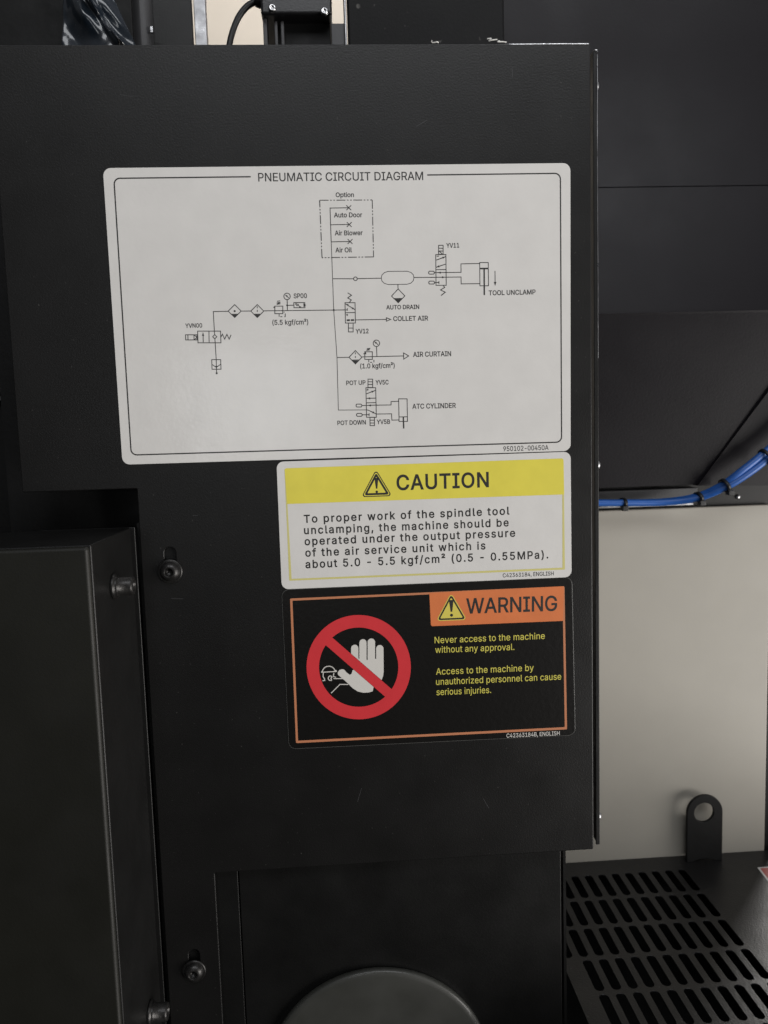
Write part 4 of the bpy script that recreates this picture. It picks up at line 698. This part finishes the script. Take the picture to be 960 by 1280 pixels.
# ---- circuit diagram sticker
q = pts([(128.7, 210.3), (712.8, 204.0), (713.1, 563.6), (153.3, 580.8)])
dl = build('diagram_sticker', XZ(MB(), fill2d([rpoly(q, 4.2)], extrude=.1, bevel=.06), -.00016), M['label'],
           label='large white pneumatic circuit diagram sticker on the black cover', cat='sticker')
YP = -.00036
bl = pts([(313.5, 221.2), (142.6, 223.2), (164.3, 568.8), (701.8, 552.6), (700.3, 216.9), (534, 219)])
inner = rpoly(bl, [0, 3.2, 3.2, 3.2, 3.2, 0])
build('border_line', stroke(MB(), inner, .72, YP), M['ink'], dl)
lettering('heading', [("PNEUMATIC CIRCUIT DIAGRAM", 323, 227, 529, 225.2, 10.4)], M['ink'], dl, YP, .06)
lettering('serial_number', [("950102-00450A", 629, 564, 685.5, 562.2, 6.0)], M['ink'], dl, YP, .04)
CAP = [("Option", 419.7, 246.6, 442.5, 246.4, 5.6), ("Auto Door", 417.5, 271.9, 452.8, 271.6, 5.8), ("Air Blower", 418.5, 294.4, 453.4, 294.0, 5.8), ("Air Oil", 419.3, 315.7, 440, 315.4, 5.8),
       ("AUTO DRAIN", 482.8, 386.9, 524, 386.2, 5.2), ("YV11", 557.8, 309.9, 574, 309.5, 5.6), ("TOOL UNCLAMP", 610.8, 369.2, 669.3, 367.9, 5.8),
       ("YV12", 444.6, 417, 460.8, 416.6, 5.5), ("COLLET AIR", 491.6, 401.3, 535.2, 400.6, 5.7), ("AIR CURTAIN", 516.3, 446.1, 563.8, 445.1, 6.0), ("(1.0 kgf/cm²)", 450.3, 460.6, 493.4, 459.6, 5.8),
       ("POT UP", 432.9, 481.4, 457, 480.8, 5.3), ("YV5C", 469.4, 480.9, 485.8, 480.5, 5.5), ("POT DOWN", 421.8, 531.4, 457.4, 530.4, 5.3), ("YV5B", 471, 530.2, 487.6, 529.8, 5.5), ("ATC CYLINDER", 515.4, 511, 569.8, 509.8, 6.0),
       ("SP00", 367.2, 372.9, 383.8, 372.5, 5.7), ("YVN00", 231.8, 409.9, 253, 409.4, 5.2), ("(5.5 kgf/cm²)", 340.6, 406.2, 385.4, 405.5, 6.0)]
for c in CAP: lettering('caption', [c], M['ink'], dl, YP, .08)
LY = [YP]
def draw(name, polys, solid=(), w=INK):
    """one symbol of the drawing: open or closed line runs (a trailing True closes the run) and filled shapes"""
    mb = MB()
    for k, P in enumerate(polys):
        cl = P[-1] is True; P = P[:-1] if cl else P
        stroke(mb, pts(P), w, YP - .000002 * k, cl)
    for P in solid: XZ(mb, fill2d([pts(P)]), YP - .00004)
    return build(name, mb, M['ink'], dl)
def pc(x, y, r, n=22): return [(x + r * math.cos(2 * math.pi * i / n), y + r * math.sin(2 * math.pi * i / n)) for i in range(n)] + [True]
def rc(x0, y0, x1, y1, s=0): return [(x0, y0), (x1, y0), (x1 + s, y1), (x0 + s, y1), True]
def head(x, y, dx, dy, l=3.6, h=1.3): return [(x, y), (x - dx * l - dy * h, y - dy * l + dx * h), (x - dx * l + dy * h, y - dy * l - dx * h)]
def caps(x0, x1, y, h=1.6): return [(x0 + .9, y - h), (x1 - .9, y - h), (x1, y - h + .9), (x1, y + h - .9), (x1 - .9, y + h), (x0 + .9, y + h), (x0, y + h - .9), (x0, y - h + .9), True]
# option box: dash-dot frame
def dashdot(a, b):
    a, b = Vector(a), Vector(b); L = (b - a).length; out = []; t = 0
    pat = [(11, 1), (2, 0), (2, 1), (2, 0), (2, 1), (2, 0)]; k = 0
    t = 0
    while t < L:
        d, on = pat[k % 6]; e2 = min(L, t + d)
        if on: out.append([tuple(a + (b - a) * t / L), tuple(a + (b - a) * e2 / L)])
        t = e2; k += 1
    return out
ob = [(399.7, 250.6), (465.3, 250.2), (467, 321.3), (402.6, 322.3)]
draw('option_frame', sum([dashdot(ob[i], ob[(i + 1) % 4]) for i in range(4)], []))
def cross(x, y): return [[(x - 3, y - 3), (x + 3, y + 3)], [(x - 3, y + 3), (x + 3, y - 3)]]
draw('option_branch', [[(435.8, 259.9), (412.6, 260.3), (414, 302)], [(413.6, 281.2), (436.3, 280.8)], [(414.3, 302.5), (437.5, 302.1)]] + cross(436, 259.9) + cross(436.6, 280.9) + cross(437.6, 302.1))
draw('pipe_line', [[(414, 300), (417.2, 388), (421.3, 447.5), (423, 512.6), (458.2, 512.4)]], [pc(417.3, 387.6, 1.3, 10)[:-1]], .36)
draw('pipe_line', [[(416, 348.6), (442, 348.6)], [(446.6, 348.5), (476.7, 347.9)], [(517.3, 347), (544.7, 346.8)], pc(444.3, 348.6, 2.3, 14)])
draw('tank_symbol', [rc(0, 0, 0, 0)[:0] + [(485, 339.4), (509, 339.2), (513.6, 340.7), (516.6, 343.6), (517.4, 347.3), (516.6, 351), (513.6, 354), (509, 355.5), (485, 355.8), (480.4, 354.3), (477.4, 351.4), (476.6, 347.7), (477.4, 344), (480.4, 341), True]], w=.36)
draw('drain_symbol', [[(497.3, 355.7), (497.6, 361.5)], [(497.7, 361.4), (506, 370), (497.8, 378.6), (489.3, 370.2), True], [(492.6, 373.4), (502.8, 373.2)]], [[(493.6, 374), (502, 373.9), (497.8, 378)]])
# three-position valves
draw('valve_symbol', [rc(544.6, 318.4, 557.3, 356.8, .4), [(544.7, 337.3), (557.4, 337.1)], rc(548.2, 306.8, 553.8, 318), [(548.3, 310.5), (553.8, 310.5)], [(548.3, 314), (553.8, 314)], [(549.2, 314.2), (552.8, 317.8)],
     [(545, 325.4), (557, 321)], [(557, 330.3), (545, 334.3)], [(544.7, 341), (557.3, 340.8)], [(544.7, 346.8), (557.3, 346.6)], caps(535.8, 542.8, 341, 1.8), [(542.8, 341), (545, 341)], caps(536, 543, 353.4, 1.8), [(543, 353.4), (548.6, 353.2)], [(548.6, 351.6), (548.6, 355)], [(546, 320.4), (548.6, 320.3)],
     [(554, 357), (555.8, 359.4), (550.6, 362.6), (556.6, 365.4), (551.2, 369.6)]],
     [head(556.6, 321.2, .94, -.34), head(545.4, 334.2, -.95, .32), head(547.2, 341, -1, 0), head(556.2, 346.7, 1, 0)])
draw('pipe_line', [[(557.3, 340.8), (576.2, 340.6), (576.1, 330), (599.4, 329.6)], [(557.3, 346.7), (576.2, 346.4), (576.4, 355), (599.6, 354.7)]])
draw('cylinder_symbol', [rc(599.5, 328.4, 610.2, 357.4, .3), [(599.6, 335.4), (610.3, 335.3)], [(604.6, 335.5), (604.8, 369)], [(605.5, 335.5), (605.7, 369)], [(599.6, 336.4), (610.3, 336.3)]])
draw('flow_arrow', [[(618.6, 338.8), (618.8, 354)]], [head(618.8, 357.6, 0, 1, 5, 1.5)])
draw('valve_symbol', [rc(431.3, 378.5, 443.8, 403.9, .5), [(431.5, 391.1), (444, 390.8)], rc(435.6, 404, 441.4, 415), [(435.6, 410.2), (441.4, 410.2)], [(432, 380), (444, 387.4)], [(434.2, 385.5), (434.2, 388.6)], [(417.3, 387.7), (434, 387.5)], [(432.8, 393.6), (435, 393.6)], [(434, 392.6), (434, 395)],
     [(434.6, 366.2), (439.4, 369.2), (434.6, 372.6), (439.2, 375), (436.6, 378.4)], [(433.4, 400.4), (437.2, 400.3)], [(438.6, 400.3), (443, 400.2)]],
     [head(443.4, 387, .85, .5), head(432.2, 379.8, -.85, -.5), [(433.6, 399.3), (437.4, 399.2), (437.4, 401.4), (433.6, 401.5)], [(438.6, 399.2), (442.4, 399.1), (442.4, 401.3), (438.6, 401.4)]])
draw('pipe_line', [[(443.8, 400), (483, 399.4)], [(483, 397.3), (483, 401.6), (488.3, 399.4), True]])
# air curtain branch
def diamond(x, y, r, rv=None):
    rv = rv or r; return [(x, y - rv), (x + r, y), (x, y + rv), (x - r, y), True]
draw('filter_symbol', [diamond(444.3, 446.7, 8, 8.4), [(439.8, 450.2), (448.8, 450)], [(444.2, 440.5), (444.2, 443)], [(444.2, 445), (444.2, 447.5)]], [[(440.6, 450.8), (448, 450.7), (444.3, 454.4)]])
draw('regulator_symbol', [rc(456, 439.8, 465.4, 449.3), [(452.3, 446.2), (504.5, 445)], [(458, 438), (462.4, 437.4)], [(458.6, 436), (462.8, 435.4)], [(458, 438), (462.8, 435.4)], [(456.2, 442), (454.2, 442.4)], [(461, 449.6), (461, 453)], [(462.5, 453), (465, 453)], [(467.4, 449.8), (467.4, 453)]], [[(455, 442.6), (457.4, 440), (457.8, 443)]])
draw('gauge_symbol', [pc(470.5, 429.2, 4), [(470.6, 433.2), (471.2, 445.8)], [(468, 427), (472.6, 431)]], [head(468, 426.9, -.75, -.66, 3, 1.2)])
draw('flow_arrow', [[(504.4, 441.2), (504.6, 449), (510.8, 445), True]])
draw('pipe_line', [[(421.4, 447), (436.2, 446.7)]])
# tool magazine valve and cylinder
draw('valve_symbol', [rc(457.4, 484.7, 469.6, 521.6, .8), [(458, 503.6), (470.1, 503.3)], rc(460, 474, 465.8, 484.4), [(460, 477.3), (465.8, 477.3)], [(460, 480.6), (465.8, 480.6)], rc(462.4, 521.8, 468, 532, .2), [(462.5, 525.2), (468, 525.2)], [(462.5, 528.8), (468, 528.8)],
     [(458, 492.4), (469.4, 488)], [(458, 498), (469.6, 497.7)], [(458, 506.8), (470.2, 506.4)], [(458.2, 512.4), (460.6, 512.8), (470.2, 517.4)], [(458.4, 487.5), (460.6, 487.4)], [(459.6, 486), (459.6, 488.2)], caps(445.2, 452.2, 507, 1.8), [(452.2, 507), (458, 506.9)], caps(445.8, 452.6, 518.6, 1.8), [(452.6, 518.6), (461.4, 518.3)], [(461.4, 516.8), (461.4, 520)]],
     [head(468, 488.6, .94, -.35), head(459, 498, -1, 0), head(460, 506.8, -1, 0), head(469, 516.9, .88, .45)])
draw('pipe_line', [[(470.2, 506.5), (488.8, 506.2), (488.8, 502), (498.4, 501.6)], [(470.4, 517.6), (489.4, 517.3), (489.8, 525.2), (498.6, 525)]])
draw('cylinder_symbol', [rc(498.3, 498.6, 508.8, 526.8, .5), [(498.7, 521.2), (509.2, 521)], [(503.7, 521.2), (504.2, 535.6)], [(504.5, 521.2), (505, 535.6)]])
# air supply line
draw('valve_symbol', [rc(247.2, 414, 275.8, 428.6, .5), [(261.3, 414), (261.6, 428.6)], rc(232, 418.6, 246.2, 425, .3), [(235, 418.6), (235.2, 425)], [(242.6, 418.6), (246.4, 421.8), (242.8, 425)], [(242.6, 418.6), (242.8, 425)],
     [(254.2, 428), (254, 416)], diamond(268.6, 421, 2.6), [(276.2, 421.6), (278.2, 417.8), (281, 424), (283.8, 418), (286.6, 424), (289, 418.6)]], [head(254, 415.4, 0, -1, 4.5, 1.4)])
draw('pipe_line', [[(268.8, 423.6), (270.4, 449.6)], [(268.4, 418.4), (266.8, 389.6), (285.4, 389.2)], [(301.6, 389), (313.6, 388.9)], [(329.8, 388.7), (417.3, 387.7)]])
draw('quick_coupling', [rc(264.8, 449.6, 276, 461.6, .4), [(265, 455.4), (270.6, 459.4), (276.2, 455.2)], [(270.4, 449.6), (270.9, 466.4)]], [pc(271, 466.6, 1.3, 10)[:-1], [(268.4, 457.6), (273, 457.5), (270.7, 460)]])
for x in (293.5, 321.7):
    draw('filter_symbol', [diamond(x, 389, 8.1), [(x - 4.6, 393), (x + 4.6, 392.8)]] + ([[(x, 383), (x, 385.4)], [(x, 387.4), (x, 390)]] if x > 300 else []), [[(x - 3.8, 393.6), (x + 3.8, 393.5), (x, 397)]] + ([pc(x, 389, 1.3, 10)[:-1]] if x < 300 else []))
draw('regulator_symbol', [rc(343.6, 382.8, 353.6, 392.2), [(346, 380.6), (350.6, 379.8)], [(346, 378.8), (350.6, 378)], [(346.4, 376.8), (350.2, 376.2)], [(346, 380.6), (350.6, 378)], [(343.8, 384.4), (342.2, 383.6)], [(349, 392.4), (349, 396)], [(350.4, 396), (353, 396)], [(355.6, 396), (356.6, 396), (356.6, 392)], [(354.6, 390.2), (355.8, 390.2)]], [[(341.4, 384.6), (344, 382.4), (344.2, 385.4)]])
draw('gauge_symbol', [pc(358.9, 370.6, 4), [(359, 374.6), (359.4, 388.2)], [(356.8, 368.8), (361, 372.6)]], [head(356.8, 368.6, -.75, -.66, 3, 1.2)])
draw('switch_symbol', [[(359, 381.8), (367.2, 381.6)], rc(367.3, 378.4, 381, 384.8, .3), [(369.4, 380), (371.4, 382.4), (372.6, 380.4), (374.6, 384), (376.4, 383.4)]], [pc(359.1, 381.8, 1.2, 10)[:-1], [(379.4, 379), (382.8, 381.4), (379.6, 384)], [(369, 379.4), (371.6, 379.2), (370, 381.6)]])

# ---- caution sticker
q = pts([(345.6, 577.2), (713.1, 564.6), (714.3, 721.2), (352.2, 736.6)])
cs = build('caution_sticker', XZ(MB(), fill2d([rpoly(q, 4.0)], extrude=.1, bevel=.06), -.00016), M['label'],
           label='white and yellow caution sticker, middle of the three on the cover', cat='sticker')
bo = pts([(355.6, 585.4), (704.2, 572.9), (706, 711.8), (361.6, 725.8)])
bi = pts([(359.3, 629.9), (702.6, 618), (702.9, 709.4), (364.6, 723.4)])
build('border_line', XZ(MB(), fill2d([rpoly(bo, [1.2, 1.2, .4, .4]), bi]), YP), M['paleyellow'], cs)
hb = pts([(355.6, 585.4), (704.2, 572.9), (705.0, 618), (359.1, 629.9)])
build('header_band', XZ(MB(), fill2d([rpoly(hb, [1.2, 1.2, 0, 0])]), YP - .00003), M['yellow'], cs)
def tri(k, apex, bl_, br_, r=.8):
    P = [Vector(mm(*p)) for p in (apex, bl_, br_)]; c = (P[0] + P[1] + P[2]) / 3
    return rpoly([tuple(c + (p - c) * k) for p in P], r * k)
T = ((470, 586.6), (451.6, 621.4), (490.2, 620))
wt = build('warning_triangle', XZ(MB(), fill2d([tri(1, *T, 1.3), tri(.90, *T, 1.1), tri(.82, *T, 1.0), tri(.60, *T, .5)]), YP - .00006), M['ink'], cs)
def bang(p, hgt, w):
    x, z = mm(*p)
    return [[(x - w, z + hgt * .62), (x - w * .8, z + hgt * .70), (x + w * .8, z + hgt * .70), (x + w, z + hgt * .62), (x + w * .4, z), (x - w * .4, z)], circ((x, z - hgt * .2), w * .72, 14)]
build('exclamation_mark', XZ(MB(), fill2d(bang((470.8, 610.8), 9.0, 1.05)), YP - .00006), M['ink'], wt)
lettering('heading', [("CAUTION", 495.8, 612.4, 611, 608.4, 18.2, 30)], M['ink'], cs, YP - .00006, .28)
lettering('message', [("To proper work of the spindle tool", 380, 653.4, 636.8, 643.0, 9.6, 90), ("unclamping, the machine should be", 380.2, 667.6, 635.8, 657.6, 9.6, 90), ("operated under the output pressure", 380.9, 681.4, 643.9, 670.6, 9.6, 90),
      ("of the air service unit which is", 381.8, 695.6, 606.8, 686.4, 9.6, 90), ("about 5.0 - 5.5 kgf/cm² (0.5 - 0.55MPa).", 382, 710, 685.2, 697.6, 9.6, 90)], M['ink'], cs, YP, .15)
lettering('serial_number', [("C42363184, ENGLISH", 628.4, 721.6, 692, 719, 4.9)], M['ink'], cs, YP, .04)

# ---- warning sticker
q = [(352.4, 737.4), (714.6, 721.6), (718.8, 918.4), (361.6, 935.8)]
ws = build('warning_sticker', XZ(MB(), fill2d([rpoly(pts(q), 4.2)], extrude=.1, bevel=.06), -.00016), M['lam'],
           label='black and orange warning sticker, lowest of the three on the cover', cat='sticker')
qo = rpoly(pts(q), 4.2); cen = Vector(mm(537, 828))
build('clear_rim', XZ(MB(), fill2d([qo], extrude=.06, bevel=.05, offset=.28), -.00009), M['lamrim'], ws)
bo = pts([(362.6, 748.0), (705.4, 732.6), (708.6, 911.4), (370.0, 928.6)])
bi = pts([(365.6, 750.7), (702.8, 735.2), (705.8, 908.6), (372.6, 925.6)])
build('border_line', XZ(MB(), fill2d([rpoly(bo, .7), rpoly(bi, .4)]), YP), M['orangeline'], ws)
hb = pts([(536.6, 741.0), (704.6, 732.6), (703.9, 775.9), (538.6, 782.6)])
build('header_band', XZ(MB(), fill2d([rpoly(hb, [.3, .9, .6, 1.2])]), YP - .00003), M['orange'], ws)
T = ((563.8, 740.6), (545.0, 776.2), (583.6, 774.6))
wt = build('warning_triangle', XZ(MB(), fill2d([tri(1, *T, 1.4)]), YP - .00006), M['yellowsign'], ws)
build('triangle_border', XZ(MB(), fill2d([tri(.91, *T, 1.1), tri(.74, *T, .6)]), YP - .00009), M['ink'], wt)
build('exclamation_mark', XZ(MB(), fill2d(bang((564.2, 764.6), 10.2, 1.25)), YP - .00009), M['ink'], wt)
lettering('heading', [("WARNING", 582.6, 766.6, 696.2, 763.0, 18.4)], M['ink'], ws, YP - .00006, .22)
lettering('message', [("Never access to the machine", 543.2, 804, 680.8, 798.4, 8.0, 12), ("without any approval.", 544, 816, 642.8, 812.2, 8.0, 12), ("Access to the machine by", 545, 843.2, 667, 838.2, 8.0, 12),
      ("unauthorized personnel can cause", 545, 856, 701.3, 849.2, 8.0, 12), ("serious injuries.", 545.6, 868.8, 613.8, 865.9, 8.0, 12)], M['yellowtext'], ws, YP, .03)
lettering('serial_number', [("C42363184B, ENGLISH", 633, 921.8, 699.4, 918.6, 5.0)], M['white'], ws, YP, .03)
# prohibition sign: ring and bar
def zp(L): return pts([(370 + a / 6.0, 750 + b / 6.0) for a, b in L])
def zc(x, y, r, n=72): return zp([(x + r * math.cos(2 * math.pi * i / n), y + r * math.sin(2 * math.pi * i / n)) for i in range(n)])
dv = Vector((.755, .656)); nv = Vector((-dv.y, dv.x)); c = Vector((470, 502)); ri = 297; hw = 37.5
def half(sgn):
    a0 = math.asin(hw / ri); base = math.atan2(dv.y, dv.x); n = 40
    if sgn > 0: rng = [base + a0 + (math.pi - 2 * a0) * i / n for i in range(n + 1)]
    else: rng = [base + math.pi + a0 + (math.pi - 2 * a0) * i / n for i in range(n + 1)]
    return zp([(c.x + ri * math.cos(t), c.y + ri * math.sin(t)) for t in rng])
build('prohibition_ring', XZ(MB(), fill2d([zc(c.x, c.y, 391), half(1), half(-1)]), YP - .00004), M['red'], ws)
def arcp(cx, cy, rx, ry, a0, a1, n=10): return [(cx + rx * math.cos(math.radians(a0 + (a1 - a0) * i / n)), cy + ry * math.sin(math.radians(a0 + (a1 - a0) * i / n))) for i in range(n + 1)]
bar = lambda x: c.y + (x - c.x) * dv.y / dv.x          # centre of the bar
upo = -52; dno = 52
fing = [(413, bar(413) + upo)] + arcp(440.5, 362, 27.5, 28, 180, 360) + [(468, 438), (475, 440)] + arcp(502, 320, 27, 28, 180, 360) + [(529, 448), (537, 448)] + arcp(565, 315, 28, 28, 180, 360) + [(593, 440), (601, 440)] + \
       arcp(628.5, 364, 27.5, 28, 180, 360) + [(657, 540), (652, 572), (641, bar(641) + upo)]
thumb = arcp(346, 549, 33, 31, 160, 300) + [(378, 541), (404, 560), (413, 553), (416, bar(416) + dno + 48), (424, bar(424) + dno + 12), (432, bar(432) + dno), (582, bar(582) + dno), (575, 683), (545, 692), (505, 694), (462, 684), (425, 660), (385, 620), (345, 585)]
hand = build('hand_pictogram', XZ(MB(), fill2d([zp(fing), zp(thumb)]), YP - .00001), M['white'], ws)
mb = MB(); LW = 1.15 * .46
for k, P in enumerate([arcp(246, 540, 48, 45, 180, 360, 14), [(190, 541), (306, 534)], [(205, 545), (203, 572), (214, 590), (216, 602), (198, 604)], [(284, 545), (280, 572), (300, 578)], arcp(257, 585, 15, 17, 60, 330, 12) + [(262, 584), (268, 604)], [(281, 588), (352, 588)], [(264, 697), (330, 631), (392, 632)], [(190, 541), (200, 530)], [(306, 534), (296, 524)]]):
    stroke(mb, zp(P), LW, YP - .00001 - .000002 * k)
build('worker_pictogram', mb, M['white'], ws)

for o in SC.objects:
    if '_o' in o: del o['_o']
